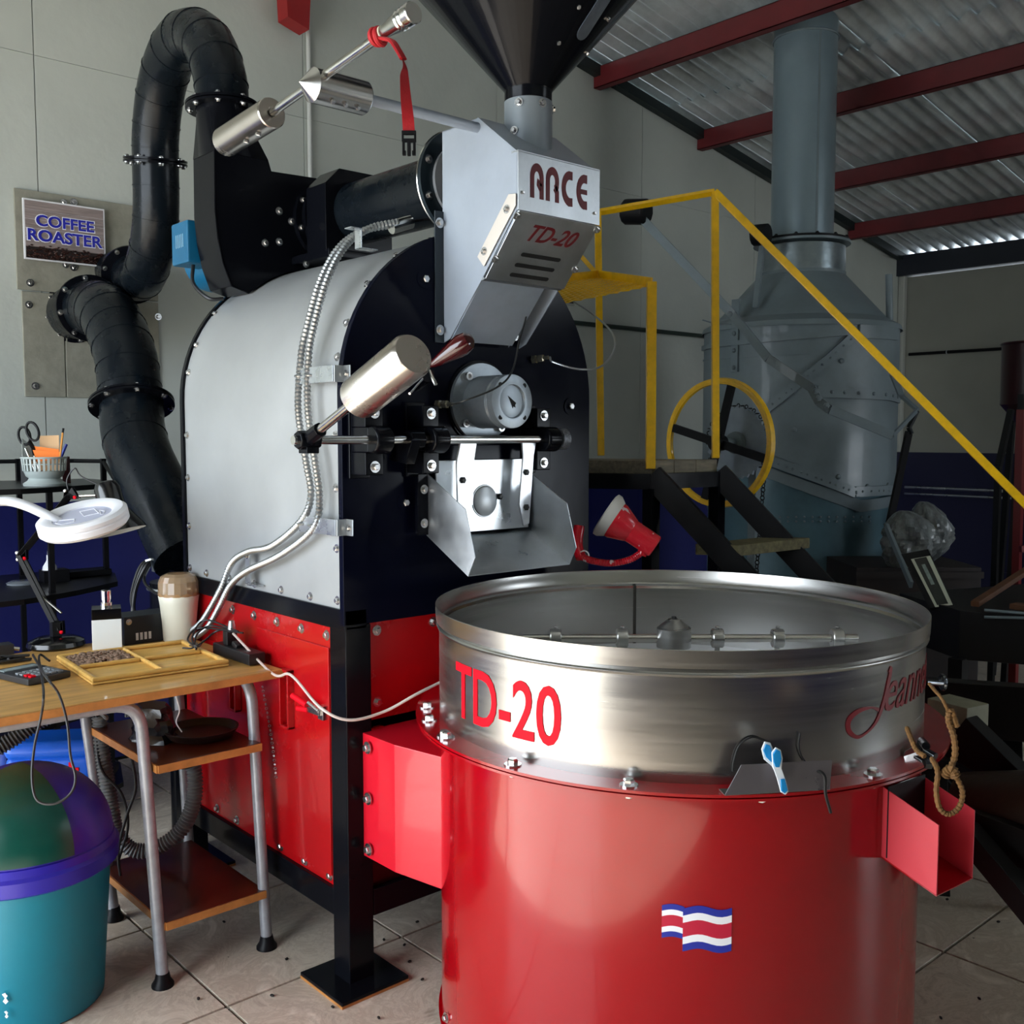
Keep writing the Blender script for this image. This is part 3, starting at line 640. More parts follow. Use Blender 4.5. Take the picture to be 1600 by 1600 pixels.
m_ = MB(); q = jk(384, 880); m_.box((1.330, q.y-.014, q.z-.06), (1.333, q.y+.014, q.z+.03)); m_.box((1.333, q.y-.045, q.z-.063), (1.355, q.y+.01, q.z-.058)); m_.build('conduit_clip', galv, R); bolt(R, (1.33, q.y, q.z+.02), (-1, 0, 0), .006)
m_ = MB(); q = V(1.48, 2.215, 1.865); m_.box((q.x-.03, q.y-.03, q.z), (q.x+.02, q.y-.0, q.z+.003)); m_.box((q.x-.03, q.y-.03, q.z), (q.x-.027, q.y, q.z+.05)); m_.box((q.x-.06, q.y-.03, q.z+.047), (q.x-.027, q.y, q.z+.05)); m_.build('conduit_clip', galv, R, bevel=.001)

# ================================================================== BLOWER, DUCTS
B_ = thing('exhaust_blower', (1.70, 2.95, 1.93), 'black centrifugal blower on top of the roaster with a teal motor behind', 'blower')
yf, yb = 2.875, 3.02
sc_ = [(1.40, 2.235), (1.398, 2.06), (1.405, 1.98), (1.42, 1.91), (1.445, 1.845), (1.50, 1.83), (1.56, 1.872), (1.64, 1.908), (1.72, 1.925), (1.80, 1.930), (1.88, 1.925), (1.96, 1.96), (1.98, 2.05), (1.95, 2.13), (1.86, 2.19), (1.74, 2.21), (1.585, 2.205), (1.575, 2.235)]
MB().prism([(x, yf, z) for x, z in sc_], (0, yb-yf, 0)).build('scroll_housing', black, B_, bevel=.002)
MB().tube([(x-.001, yf, z) for x, z in sc_[:7]], .003, 6).build('housing_seam', black, B_)
# square to round transition
tr_ = MB(); oc = Vector((1.462, 2.945, 0)); n = 32
def sqp(i):
    a = 2*pi*i/n; c_, s_ = cos(a), sin(a); k = 1/max(abs(c_), abs(s_)); return Vector((1.487+c_*k*.0875, (yf+yb)/2+s_*k*.0725, 2.235))
ra = tr_.ring([sqp(i) for i in range(n)]); rb = tr_.ring([Vector((oc.x+.077*cos(2*pi*i/n), oc.y+.077*sin(2*pi*i/n), 2.345)) for i in range(n)]); rc = tr_.ring([Vector((oc.x+.077*cos(2*pi*i/n), oc.y+.077*sin(2*pi*i/n), 2.405)) for i in range(n)])
tr_.bridge(ra, rb); tr_.bridge(rb, rc); tr_.build('outlet_transition', black, B_)
IC = Vector((1.78, 0, 2.077))
MB().lathe((IC.x, yf, IC.z), [(.125, 0), (.125, .02), (.105, .02), (.105, .05), (.12, .05), (.12, .065)], (0, -1, 0), 40).build('inlet_flange', black, B_)
for k in range(8):
    a = 2*pi*k/8+.3; bolt(B_, (IC.x+.112*cos(a), yf-.02, IC.z+.112*sin(a)), (0, -1, 0), .008)
bx = [(IC.x-.12, 2.03-.08), (IC.x-.12, 2.15), (IC.x-.07, 2.20), (IC.x+.07, 2.20), (IC.x+.12, 2.15), (IC.x+.12, 1.95)]
MB().prism([(x, 2.80, z) for x, z in bx], (0, -.11, 0)).build('damper_box', black, B_, bevel=.002)
MB().box((IC.x-.13, 2.66, 1.93), (IC.x+.13, 3.03, 1.955)).build('blower_base', black, B_, bevel=.003)
for (a, b) in ((436, 330), (455, 346), (436, 378), (414, 380), (478, 412)):
    bolt(B_, oY(2.80, a, b), (0, -1, 0), .008)
mo = MB(); mo.box((1.385, 3.04, 1.93), (1.48, 3.16, 2.06)); tb_ = lab(mo.build('motor_terminal_box', bluem, B_, bevel=.008), 'teal terminal box with a rating plate')
mo = MB().lathe((1.56, 3.03, 1.97), [(.11, 0), (.11, .015), (.095, .015), (.095, .22), (.07, .235)], (0, 1, 0), 32).build('motor_body', bluem, B_)
for k in range(5): MB().box((1.3835, 3.070+.012*k, 1.980), (1.3845, 3.0725+.012*k, 2.020)).build('rating_lines', mat('pale_print', '#9fc4d8', .5), tb_)
MB().tube(catmull([(1.42, 3.08, 1.93), (1.41, 3.06, 1.87), (1.43, 3.0, 1.82), (1.47, 2.98, 1.82)], 8), .006, 8).build('motor_cable', cordm, B_)

def duct(label, pts, r, n=9, flanges=(), rf=None, seams=None, name='exhaust_duct'):
    path = catmull(pts, n); t_ = thing(name, pts[0], label, 'duct')
    MB().tube(path, r, 32, rf=rf).build('duct_pipe', blackpipe, t_, angle=60)
    for i in (seams or range(4, len(path)-2, 5)):
        d = (path[min(i+1, len(path)-1)]-path[i-1]).normalized(); MB().lathe(path[i]-d*.002, [(r-.002, 0), (r+.0022, .001), (r+.0022, .004), (r-.002, .005)], d, 32, cap=False).build('duct_seam', blackpipe, t_)
    for i, fr_ in flanges:
        p = path[i]; d = (path[min(i+1, len(path)-1)]-path[max(i-1, 0)]).normalized()
        f_ = MB().lathe(p-d*.009, [(r, 0), (fr_, 0), (fr_, .007), (r, .0075), (r, .0095), (fr_, .0105), (fr_, .018), (r, .018)], d, 40, cap=False).build('duct_flange', black, t_)
        u, w = frame_of(d)
        for k in range(8):
            q = p+(u*cos(k*pi/4+.2)+w*sin(k*pi/4+.2))*(fr_-.012); bolt(f_, q+d*.009, d, .0075); bolt(f_, q-d*.009, -d, .0065)
    return t_, path
r1 = .079
u1 = [(1.462, 2.945, 2.385), (1.462, 2.955, 2.47), (1.470, 3.03, 2.58), (1.478, 3.14, 2.655), (1.487, 3.27, 2.68), (1.497, 3.40, 2.645), (1.507, 3.50, 2.56), (1.515, 3.56, 2.45), (1.522, 3.585, 2.36), (1.528, 3.60, 2.25), (1.535, 3.63, 2.15), (1.545, 3.70, 2.06), (1.57, 3.83, 2.0), (1.60, 3.98, 2.0), (1.64, 4.15, 2.05), (1.67, 4.395, 2.09)]
duct('black arched exhaust duct looping up from the blower and down to the wall', u1, r1, 4, flanges=((0, .108), (32, .108), (55, .115)), seams=list(range(3, 31, 3))+[35, 39, 43, 46, 49, 52, 56])
r2 = .115
u2 = [(1.50, 4.395, 1.90), (1.485, 4.22, 1.90), (1.475, 4.08, 1.89), (1.462, 3.93, 1.86), (1.452, 3.80, 1.78), aD(197, 560, 3.68), aD(202, 600, 3.64), aD(206, 632, 3.62), aD(208, 672, 3.58), aD(220, 715, 3.52), aD(243, 765, 3.46), aD(268, 820, 3.40), aD(292, 872, 3.34)]
duct('black lower duct bending from the wall down to the back of the roaster', u2, .108, 5, flanges=((0, .12), (8, .13), (35, .145)), seams=[11, 14, 17, 20, 23, 27, 31, 42])
t_ = thing('duct_foot', (1.43, 3.22, .80), 'black duct outlet stub with clamp behind the grey jacket', 'duct')
MB().lathe((1.425, 3.235, .80), [(.11, 0), (.11, .03), (.10, .03), (.10, .12)], n=32).build('stub', black, t_); MB().torus((1.425, 3.235, .90), .105, .006).build('clamp_band', galv, t_)
MB().cyl((1.425, 3.235, .01), (1.425, 3.235, .80), .05).build('stub_post', black, t_)
# straight duct along the top of the roaster, with the disc flange behind the chute
t_ = thing('exhaust_duct', (1.78, 2.45, 1.99), 'straight black duct between the blower and the feed chute', 'duct')
MB().cyl((1.78, 2.20, 2.076), (1.78, 2.70, 2.077), .092, n=48).build('duct_pipe', blackpipe, t_)
f_ = MB().lathe((1.78, 2.205, 2.076), [(.088, 0), (.14, 0), (.14, .012), (.088, .012)], (0, -1, 0), 48).build('duct_flange', mat('slate_flange', '#243038', .3, .4), t_)
MB().torus((1.78, 2.207, 2.076), .14, .003, (0, 1, 0), 48, 6).build('flange_rim', steelp, f_)
MB().lathe((1.78, 2.195, 2.076), [(.10, 0), (.10, .012)], (0, -1, 0), 40).build('gasket_ring', mat('pale_gasket', '#a9aeb3', .4, .4), f_)
for k in range(8): bolt(f_, (1.78+.122*cos(k*pi/4+.4), 2.193, 2.076+.122*sin(k*pi/4+.4)), (0, -1, 0), .008)
MB().cyl((1.78, 2.17, 1.93), (1.78, 2.17, 2.04), .05).build('duct_leg', black, t_)

# ================================================================== DAMPER LEVER ON THE CHUTE
DY, DZ = 1.99, 2.157
L_ = thing('chute_lever', (1.25, DY, DZ), 'long steel gate lever with hub, sliding weight and tapered grip above the roaster', 'lever')
MB().cyl((1.325, DY, DZ), (1.70, DY, DZ), .0125, n=20).build('cross_shaft', chuteg, L_)
MB().lathe((1.166, DY, DZ), [(.001, 0), (.037, .032), (.037, .165), (.035, .168)], (1, 0, 0), 48).build('lever_hub', mat('turned_bright_steel', (.62, .60, .57, 1), .22, 1, rvar=.05, vscale=5), L_, angle=25)
for x in (1.235, 1.268, 1.30): bolt(L_, (x, DY-.022, DZ-.031), (0, -.6, -.8), .006, washer=False)
w0 = Vector((1.225, 2.44, 2.105)); w1 = Vector((1.225, 2.175, 2.137)); g1 = Vector((1.225, 1.628, 2.203)); dd = (g1-w0).normalized()
lx = 1.215
w0 = oX(lx, 352, 222); wl_ = oX(lx, 425, 176); g1 = oX(lx, 645, 20); ga = oX(lx, 600, 50); hbp = oX(lx, 492, 134)
MB().cyl(wl_, g1, .0098, n=20).build('lever_rod', steelp, L_)
ww = MB().lathe(w0, [(.034, 0), (.036, .003), (.036, (wl_-w0).length-.003), (.034, (wl_-w0).length), (.013, (wl_-w0).length), (.013, (wl_-w0).length-.006)], wl_-w0, 48).build('sliding_weight', mat('turned_steel', (.60, .55, .50, 1), .26, 1, rvar=.06, vscale=4, aniso=.4), L_, angle=25)
for t_k in (.55, .8): bolt(ww, w0.lerp(wl_, t_k)+V(-.01, 0, -.034), (-.2, 0, -1), .0075, washer=False)
lg = (g1-ga).length
MB().lathe(ga, [(.012, 0), (.0125, .004), (.019, lg*.55), (.0205, lg*.6), (.019, lg*.65), (.021, lg*.72), (.019, lg*.78), (.0215, lg*.84), (.0215, lg), (.02, lg+.003)], g1-ga, 32).build('grip', steelp, L_, angle=20)
MB().lathe(oX(lx, 594, 54), [(.0135, 0), (.0145, .005), (.0135, .012)], g1-ga, 20).build('rubber_ring', mat('cream_rubber', '#d8d2bd', .6), L_)
# red strap tied on the lever
st = thing('red_strap', oX(lx, 605, 60), 'red webbing strap with black buckle tied to the lever grip', 'strap')
sx = lx-.004
sm = MB(); sm.torus(oX(lx, 588, 58), .0145, .006, g1-ga, 20, 8); sm.torus(oX(lx, 594, 57), .0150, .006, (g1-ga)+V(.02, .02, 0), 20, 8)
sm.tube(catmull([oX(sx, 596, 60), oX(sx-.004, 612, 64), oX(sx-.002, 622, 78), oX(sx, 630, 92)], 6), .009, 8, flat=(1, .45)); sm.build('strap_knot', strap_m, st)
rb_ = MB(); pts = catmull([oX(sx, 628, 88), oX(sx, 633, 105), oX(sx, 632, 120), oX(sx, 634, 150), oX(sx, 637, 180), oX(sx, 639, 208)], 8)
wv = [ .006, .012, .0125, .0125]
prev = []
for i, p in enumerate(pts):
    f_ = i/(len(pts)-1); tw = 1.4*(1-f_); w_ = .005+.0065*min(1, f_*2.5); dx = RT*cos(tw)+V(FW.x, FW.y, 0)*sin(tw)
    prev.append((p-dx*w_, p+dx*w_))
for (a, b), (c_, d_) in zip(prev, prev[1:]): rb_.prism([a, b, d_, c_], FW*.002)
rb_.build('strap_band', strap_m, st)
bp_ = oX(sx, 639, 208); R_ = RT; D_ = Vector((0, 0, -1))
bk = MB()
def bq(x0, x1, z0, z1, t0=-.004, t1=.004): bk.prism([bp_+R_*x0+D_*z0-FW*t1, bp_+R_*x1+D_*z0-FW*t1, bp_+R_*x1+D_*z1-FW*t1, bp_+R_*x0+D_*z1-FW*t1], FW*(t1-t0))
bq(-.014, .014, -.004, .003); bq(-.014, -.010, .003, .014); bq(.010, .014, .003, .014); bq(-.014, .014, .011, .017); bq(-.013, -.008, .017, .040); bq(.008, .013, .017, .040); bq(-.0035, .0035, .017, .043); bq(-.013, -.006, .034, .042); bq(.006, .013, .034, .042)
bk.build('buckle', blackm, st, bevel=.0008)

# ================================================================== COOLING BIN
BC = Vector((1.862, 1.514, 0)); BR = .557
K = thing('cooling_bin', BC, 'round cooling bin with brushed steel pan over a glossy red drum', 'cooling bin')
def cpt(t, z, r): return Vector((BC.x+r*cos(t), BC.y+r*sin(t), z))
def oncyl(px_, py_, r):
    d = ray(px_, py_); ox, oy = -BC.x, -BC.y; a = d.x*d.x+d.y*d.y; b = 2*(ox*d.x+oy*d.y); c = ox*ox+oy*oy-r*r
    t = (-b-sqrt(max(0, b*b-4*a*c)))/(2*a); p = CC+d*t; return atan2(p.y-BC.y, p.x-BC.x) % (2*pi), p.z
DRr = .546
drum = lab(MB().lathe(BC, [(DRr-.01, .03), (DRr, .03), (DRr, .752), (DRr-.01, .752)], n=128, cap=False).build('drum', red, K, angle=50), 'glossy red painted drum')
lab(MB().lathe(BC, [(DRr+.008, .05), (DRr+.008, .056), (DRr-.002, .056), (DRr-.002, .05)], n=96, cap=False).build('base_flange', red, K), 'thin red bottom flange')
for k in range(4):
    a = radians(45+90*k); MB().cyl(cpt(a, 0, .50), cpt(a, .03, .50), .03).build('foot', black, K)
MB().lathe(BC, [(DRr-.005, .752), (.601, .752), (.601, .757), (.548, .7575), (.548, .760), (.603, .7605), (.603, .766), (DRr-.005, .766)], n=128, cap=False).build('bin_flange', red, K, angle=30)
pr_pan = [(.545, .766), (.545, .972), (.5495, .9725), (.5495, .978), (.5465, .9785), (.5475, .982), (.557, 1.0135), (.5565, 1.0145), (.554, 1.0135), (.544, .982), (.5415, .97), (.5415, .80)]
pr_pan = [(.548, .766), (.548, .962), (.553, .965), (.5545, .9685), (.553, .972), (.550, .9745), (.5555, .98), (.557, 1.0135), (.5563, 1.0145), (.5555, 1.0135), (.552, .98), (.5485, .9745), (.5495, .9685), (.5445, .962), (.5445, .80)]
pan_m = mat('pan_steel', (.46, .45, .43, 1), .24, 1, var=.05, vscale=2.0, rvar=.04, stretch=(1, 1, 40), aniso=.6)
lab(MB().lathe(BC, pr_pan, n=160, cap=False).build('pan', pan_m, K, angle=32), 'brushed steel pan wall with rolled bead')
lab(MB().lathe(BC, [(.0, .80), (.5445, .80), (.5445, .803), (.0, .803)], n=96, cap=False).build('screen_floor', mat('screen_steel', (.80, .83, .87, 1), .5, .25, var=.06), K), 'perforated screen floor inside the pan')  # whitened steel stands in for light falling into the pan from above
MB().box((-.002, -.004, 0), (.002, .004, .17), Matrix.Translation(cpt(radians(51), .80, .5435)) @ Matrix.Rotation(radians(51), 4, 'Z')).build('pan_seam', mat('weld', '#4a4744', .5, .8), K)
for px_, py_ in ((669, 1109), (693, 1163), (800, 1213), (982, 1247), (1190, 1256), (1365, 1229)):
    a, z = oncyl(px_, py_, .58); bolt(K, cpt(a, .766, .578), (0, 0, 1), .0115); bolt(K, cpt(a, .752, .578), (0, 0, -1), .0085, washer=False)
for a in (20, 60, 100, 140, 165): bolt(K, cpt(radians(a), .766, .578), (0, 0, 1), .0115)
bolt(K, oncyl(685, 1575, .55) and cpt(oncyl(686, 1575, .565)[0], .09, .548), (cos(3.0), sin(3.0), 0), .008)
# stirrer
hc = Vector((BC.x, BC.y, 0)); adir = (aD(1340, 1002, 2.2)-aD(865, 996, 2.2)); adir.z = 0; adir.normalize(); SZc = .926
stm = K
MB().cyl(BC+V(0, 0, .80), BC+V(0, 0, .915), .02).build('stirrer_column', steelp, K)
MB().lathe(BC, [(.040, .905), (.0405, .95), (.012, .972), (.0, .972)], n=40).build('stirrer_hub', steelb, K, angle=20); bolt(K, BC+V(0, 0, .971), (0, 0, 1), .006, m=mat('dark_screw', '#3a3a3a', .4, .7))
MB().cyl(BC-adir*.36+V(0, 0, SZc), BC+adir*.43+V(0, 0, SZc), .0095, n=16).build('stirrer_arm', steelp, K)
for pxc in (868, 972, 1121, 1215, 1308):
    best = min(range(-400, 480), key=lambda i: abs((lambda q: 800+F*q.dot(RT)/q.dot(FW)-pxc)((BC+adir*(i/1000)+V(0, 0, SZc))-CC))); q = BC+adir*(best/1000)+V(0, 0, SZc)
    c_ = MB().lathe(q-adir*.013, [(.021, 0), (.0225, .002), (.0225, .024), (.021, .026)], adir, 28).build('arm_collar', steelb, K, angle=25); bolt(c_, q+V(0, 0, .022), (0, 0, 1), .0055, washer=False)
    MB().beam(q-V(0, 0, .02), q-V(0, 0, .118), .004, .012).build('stirrer_tine', steelb, K)
# writing on the pan
def cylfn(px0, pyt, px1, r):
    pass
t0, zt = oncyl(713, 1018, .5485); t1, _ = oncyl(877, 1040, .5485)
def tf(u, v, ta=t0, tb=t1, za=.812, zb=.938, r=.5485):
    t = ta+(tb-ta)*u; return cpt(t, za+(zb-za)*v, r), Vector((cos(t), sin(t), 0))
za = oncyl(800, 1120, .5485)[1]; zt = oncyl(735, 1022, .5485)[1]
put_text('TD-20', lambda u, v: tf(u, v, za=.808, zb=.925), letter_red, K, bold=.012, slices=22, t=.001)
ta, tb = oncyl(1370, 1100, .5485)[0], oncyl(1449, 1060, .5485)[0]+.14
script_red = mat('script_red', (.25, .004, .012, 1), .4)
nm = put_text('eannette', lambda u, v: tf(u, v*(1), ta+.05, ta+.66, .868, .935), script_red, K, shear=.5, slices=26, t=.001)
jm = MB()
jp = [(.020, .945), (.028, .952), (.022, .930), (.004, .885), (-.022, .850), (-.065, .832), (-.092, .846), (-.094, .868), (-.070, .882), (-.035, .884), (-.010, .876)]
jc = catmull([(x, z, 0) for x, z in jp], 6)
L2, R2 = [], []
for i, p in enumerate(jc):
    d = (jc[min(i+1, len(jc)-1)]-jc[max(i-1, 0)]).normalized(); w_ = .0018+.0035*abs(sin(pi*i/(len(jc)-1)*2.2)); L2.append(p+Vector((-d.y, d.x, 0))*w_); R2.append(p-Vector((-d.y, d.x, 0))*w_)
def jpt(p, o): t = ta+.03+p.x/.5485; return cpt(t, p.y, .5485+o)
for i in range(len(jc)-1): jm.prism([jpt(q, .0002) for q in (L2[i], L2[i+1], R2[i+1], R2[i])], (cpt(ta, 0, .001)-BC))
jm.build('lettering', script_red, K, smooth=False)
# flag sticker
f0, f1 = oncyl(1034, 1445, DRr)[0], oncyl(1143, 1445, DRr)[0]; fz1 = oncyl(1080, 1412, DRr)[1]; fz0 = oncyl(1080, 1483, DRr)[1]
fblue = mat('flag_blue', '#23309c', .4); fwhite = mat('flag_white', '#f4f4f8', .4); fred = mat('flag_red', '#c41c3c', .4)
bands = [(0, 1/6, fblue), (1/6, 2/6, fwhite), (2/6, 4/6, fred), (4/6, 5/6, fwhite), (5/6, 1, fblue)]
for (u0, u1, dz, hh, ph) in ((0, .32, .004, .80, .0), (.30, 1, 0, 1, .5)):
    for b0, b1, mm in bands:
        fm = MB(); n = 10
        for i in range(n):
            def fp(u, b, o):
                H_ = (fz1-fz0)*hh*.9; w_ = .004*sin((u*2.0+ph)*pi*1.6); zz = fz1-.002-dz+w_-H_*b*(1.0 if hh < 1 else 1.05)-(.0045 if u0 else 0)
                return cpt(f0+(f1-f0)*u, zz, DRr+.0006+o)
            ua, ub = u0+(u1-u0)*i/n, u0+(u1-u0)*(i+1)/n; off = (.0005 if u0 else 0)
            fm.prism([fp(ua, b0, off), fp(ub, b0, off), fp(ub, b1, off), fp(ua, b1, off)], (cpt(f0, 0, .0006)-BC))
        lab(fm.build('flag_stripe', mm, K, smooth=False), {id(fblue): 'blue flag stripe', id(fwhite): 'white flag stripe', id(fred): 'red flag stripe'}[id(mm)])
# left connecting duct between roaster and bin
cd = MB(); D0 = Vector((1.402, RY0+.01, .655)); 
aL, _ = oncyl(687, 1250, DRr+.001)
E_ = cpt(aL+.02, .66, DRr-.01); zt_, zb_ = .655, .338
poly = [(1.402, RY0+.015), (1.402, 1.994), (E_.x, E_.y), (E_.x+.18, E_.y+.09), (1.70, RY0+.015)]
cdm = MB(); 
cdm.prism([Vector((x, y, zb_)) for x, y in poly], (0, 0, zt_-zb_))
lab(cdm.build('air_duct', mat('red_duct_paint', (.60, .008, .022, 1), .28, coat=.3, bump=.08, bscale=8), K, bevel=.0015, smooth=False), 'red folded sheet duct joining the drum to the roaster')
MB().box((1.395, RY0-.004+.012, zb_-.003), (1.47, RY0+.02, zt_+.003)).build('duct_collar', red, K)
for z in (.625, .495, .365): bolt(K, (1.3965, RY0-.03, z), (-1, 0, 0), .0105)
# right outlet box
oa, _ = oncyl(1372, 1300, DRr); od = Vector((cos(oa), sin(oa), 0)); 
O1, O2 = aD(1375, 1245, 1.74), aD(1467, 1290, 1.60); 
ot = lambda px_, py_, D: aD(px_, py_, D)
fl_ = oncyl(1378, 1300, DRr)[0]; Pn = cpt(fl_, 0, DRr-.01); ztop = .722; zbot = .565
# outlet runs outward along direction g; near cheek then far cheek
g = (RT*.62 - V(FW.x, FW.y, 0)*.78).normalized(); s_ = (RT*.80 + V(FW.x, FW.y, 0)*.60).normalized()
A0 = Vector((Pn.x, Pn.y, 0)); Bn = A0+g*.125; 
rp = mat('red_outlet_paint', (.62, .03, .05, 1), .42, bump=.15, bscale=30)
ob = MB()
def quadp(p, zlo, zhi): return Vector((p.x, p.y, zlo)), Vector((p.x, p.y, zhi))
W2 = .125
def cheek(o_): 
    a, b = A0+o_, Bn+o_
    return [Vector((a.x, a.y, zbot+.015)), Vector((b.x, b.y, zbot-.025)), Vector((b.x, b.y, ztop-.045)), Vector((a.x, a.y, ztop))]
ck = lab(MB().prism(cheek(V(0, 0, 0)), s_*.003).build('outlet_box', rp, K, bevel=.0008), 'pinkish red sheet outlet box, open at the end')
MB().prism(cheek(s_*W2), s_*.003).build('outlet_cheek', rp, ck)
c1_, c2_ = cheek(V(0, 0, 0)), cheek(s_*W2)
MB().sheet([c1_[0], c1_[1], c2_[1], c2_[0]], .003).build('outlet_floor', red, ck)
MB().sheet([c1_[0]+V(0, 0, .0)+g*.02, c2_[0]+g*.02, c2_[3]+g*.02, c1_[3]+g*.02], .003).build('outlet_gate', blackm, ck)
gt_ = MB().prism([c1_[3]+V(0, 0, .002)+s_*.03, c2_[3]+V(0, 0, .002), c2_[3]+V(0, 0, .06)+g*.01, c1_[3]+V(0, 0, .055)+s_*.07+g*.01, c1_[3]+V(0, 0, .008)+s_*.06], g*.002).build('gate_plate', steelp, K)
# bent steel tray hooked to the pan front, for the scoop
q0 = oncyl(1130, 1255, .60)[0]; q1 = oncyl(1290, 1255, .60)[0]
tA, tB = cpt(q0, .768, .612), cpt(q1, .768, .612); 
nrm = ((tA+tB)/2-BC); nrm.z = 0; nrm.normalize()
sh = MB().prism([tA, tB, tB+V(0, 0, .056)+nrm*.006, tA+(tB-tA)*.14+V(0, 0, .056)+nrm*.006], -nrm*.002).build('scoop_bracket', mat('bracket_steel', '#77747a', .35, .75, rvar=.1), K, bevel=.0006)
MB().prism([tA, tB, tB-nrm*.03, tA-nrm*.03], (0, 0, .002)).build('bracket_lip', steelp, sh)
# scoop cords
cm = mat('thin_cord', '#151515', .6)
def pcord(pts, r=.0016, nm='cord', m=cm, par=K): return MB().tube(catmull(pts, 6), r, 6).build(nm, m, par)
def pc(a, b, off=.004, base=.5485): t, z = oncyl(a, b, base+off); return cpt(t, z, base+off)
pcord([pc(1145, 1205), pc(1146, 1190), pc(1155, 1165), pc(1175, 1152), pc(1195, 1158), pc(1208, 1168, .02)])
pcord([pc(1250, 1145), pc(1248, 1165), pc(1252, 1180), pc(1258, 1190)])
pcord([pc(1250, 1205, .02), pc(1270, 1203, .055), pc(1288, 1212, .07), pc(1290, 1240, .072), pc(1298, 1270, .07)], .003)
# blue and white clip hanging in front of the bracket
sc = thing('clip', pc(1215, 1240, .08), 'small blue and white plastic clip hanging on a cord in front of the pan', 'clip')
cw = mat('clip_white', '#e8eef2', .3); cb = mat('clip_blue', '#1487c9', .35)
def leafp(pts, m, nm, off, th=.004):
    P_ = [pc(a, b, off) for a, b in pts]; n_ = (P_[0]-BC); n_.z = 0; n_.normalize()
    b_ = MB().prism(P_, n_*th).build(nm, m, sc, bevel=.001); return b_
leafp([(1189, 1170), (1194, 1158), (1203, 1160), (1208, 1172), (1216, 1200), (1224, 1215), (1216, 1217), (1205, 1196), (1193, 1186)], cw, 'clip_arm', .062)
leafp([(1192, 1172), (1196, 1162), (1202, 1164), (1206, 1176), (1209, 1190), (1204, 1190), (1196, 1182)], cb, 'grip_pad', .067)
leafp([(1205, 1175), (1211, 1167), (1219, 1171), (1222, 1184), (1220, 1200), (1228, 1222), (1231, 1236), (1226, 1241), (1219, 1237), (1213, 1215), (1206, 1195)], cw, 'clip_arm', .074)
leafp([(1207, 1178), (1212, 1170), (1218, 1173), (1220, 1185), (1217, 1198), (1211, 1198), (1208, 1190)], cb, 'grip_pad', .079)
leafp([(1219, 1217), (1225, 1216), (1230, 1234), (1225, 1239), (1220, 1235)], cb, 'tip_pad', .079)
# rope loop on the outlet latch
rp_ = thing('rope_loop', aD(1470, 1240, 1.62), 'frayed brown rope loop tied to the gate latch beside the red outlet', 'rope')
def rope(pts, r=.0042, nm='rope_strand'):
    p_ = catmull(pts, 10); MB().tube(p_, r, 8, rf=lambda i: r*(1+.15*((i % 3)-1))).build(nm, rope_m, rp_)
rd = 1.62
rope([aD(1417, 1137, 1.75), aD(1424, 1155, 1.72), aD(1432, 1172, 1.70), aD(1445, 1182, 1.68)])
rope([aD(1456, 1185, 1.66), aD(1465, 1205, rd), aD(1463, 1235, rd), aD(1468, 1262, rd), aD(1482, 1272, rd), aD(1498, 1262, rd), aD(1504, 1240, rd), aD(1496, 1218, rd), aD(1483, 1205, rd), aD(1470, 1210, rd)])
rope([aD(1483, 1205, rd), aD(1492, 1180, rd), aD(1490, 1150, rd), aD(1482, 1125, rd), aD(1486, 1110, rd), aD(1495, 1135, rd)], .005)
rope([aD(1482, 1112, rd), aD(1472, 1092, rd), aD(1460, 1078, 1.66), aD(1452, 1068, 1.70)], .0028)
rope([aD(1476, 1212, rd), aD(1486, 1202, rd-.01), aD(1493, 1212, rd-.01)], .008, 'rope_knot')
# gate latch: small toggle clamp
lt_ = MB(); lt_.beam(aD(1438, 1160, 1.72), aD(1452, 1198, 1.68), .012, .012); lt_.cyl(aD(1445, 1172, 1.70), aD(1462, 1182, 1.68), .006); lt_.beam(aD(1433, 1182, 1.72), aD(1446, 1190, 1.70), .015, .005); lt_.cyl(aD(1440, 1158, 1.73), aD(1447, 1166, 1.68), .007)
lt_.build('gate_latch', mat('dark_chrome', '#55585c', .2, 1), K, bevel=.001)
lt_ = MB(); lt_.torus(aD(1473, 1066, 1.70), .012, .003, RT, 16, 6); lt_.cyl(aD(1452, 1066, 1.72), aD(1478, 1068, 1.70), .005); lt_.build('hook', mat('dark_chrome', '#55585c', .2, 1), K)

# ================================================================== RED GOOSENECK LAMP behind the bin
G = thing('gooseneck_lamp', aD(905, 880, 2.85), 'chipped red gooseneck lamp with white rim behind the steel pan', 'lamp')
redl = mat('chipped_red_enamel', (.62, .006, .02, 1), .25, coat=.4)
def chip(m):
    nt = m.node_tree; N = nt.nodes; L = nt.links; b = N['Principled BSDF']; tc = N.new('ShaderNodeTexCoord'); n = N.new('ShaderNodeTexNoise'); n.inputs['Scale'].default_value = 26; n.inputs['Detail'].default_value = 5
    L.new(tc.outputs['Object'], n.inputs['Vector']); g_ = N.new('ShaderNodeMath'); g_.operation = 'GREATER_THAN'; g_.inputs[1].default_value = .64; L.new(n.outputs[0], g_.inputs[0])
    mx = N.new('ShaderNodeMix'); mx.data_type = 'RGBA'; L.new(g_.outputs[0], mx.inputs[0]); mx.inputs[6].default_value = b.inputs['Base Color'].default_value[:]; mx.inputs[7].default_value = (.7, .5, .5, 1); L.new(mx.outputs[2], b.inputs['Base Color'])
chip(redl)
gd = 2.92
hA, hB = aD(945, 802, gd), aD(1020, 852, gd-.02); hd = (hB-hA).normalized()
MB().lathe(hA, [(.058, 0), (.067, .004), (.067, .016), (.056, .033), (.047, .039), (.054, .004)], hd, 40, cap=False).build('lamp_rim', mat('dirty_white_rim', '#cfcbc2', .4), G)
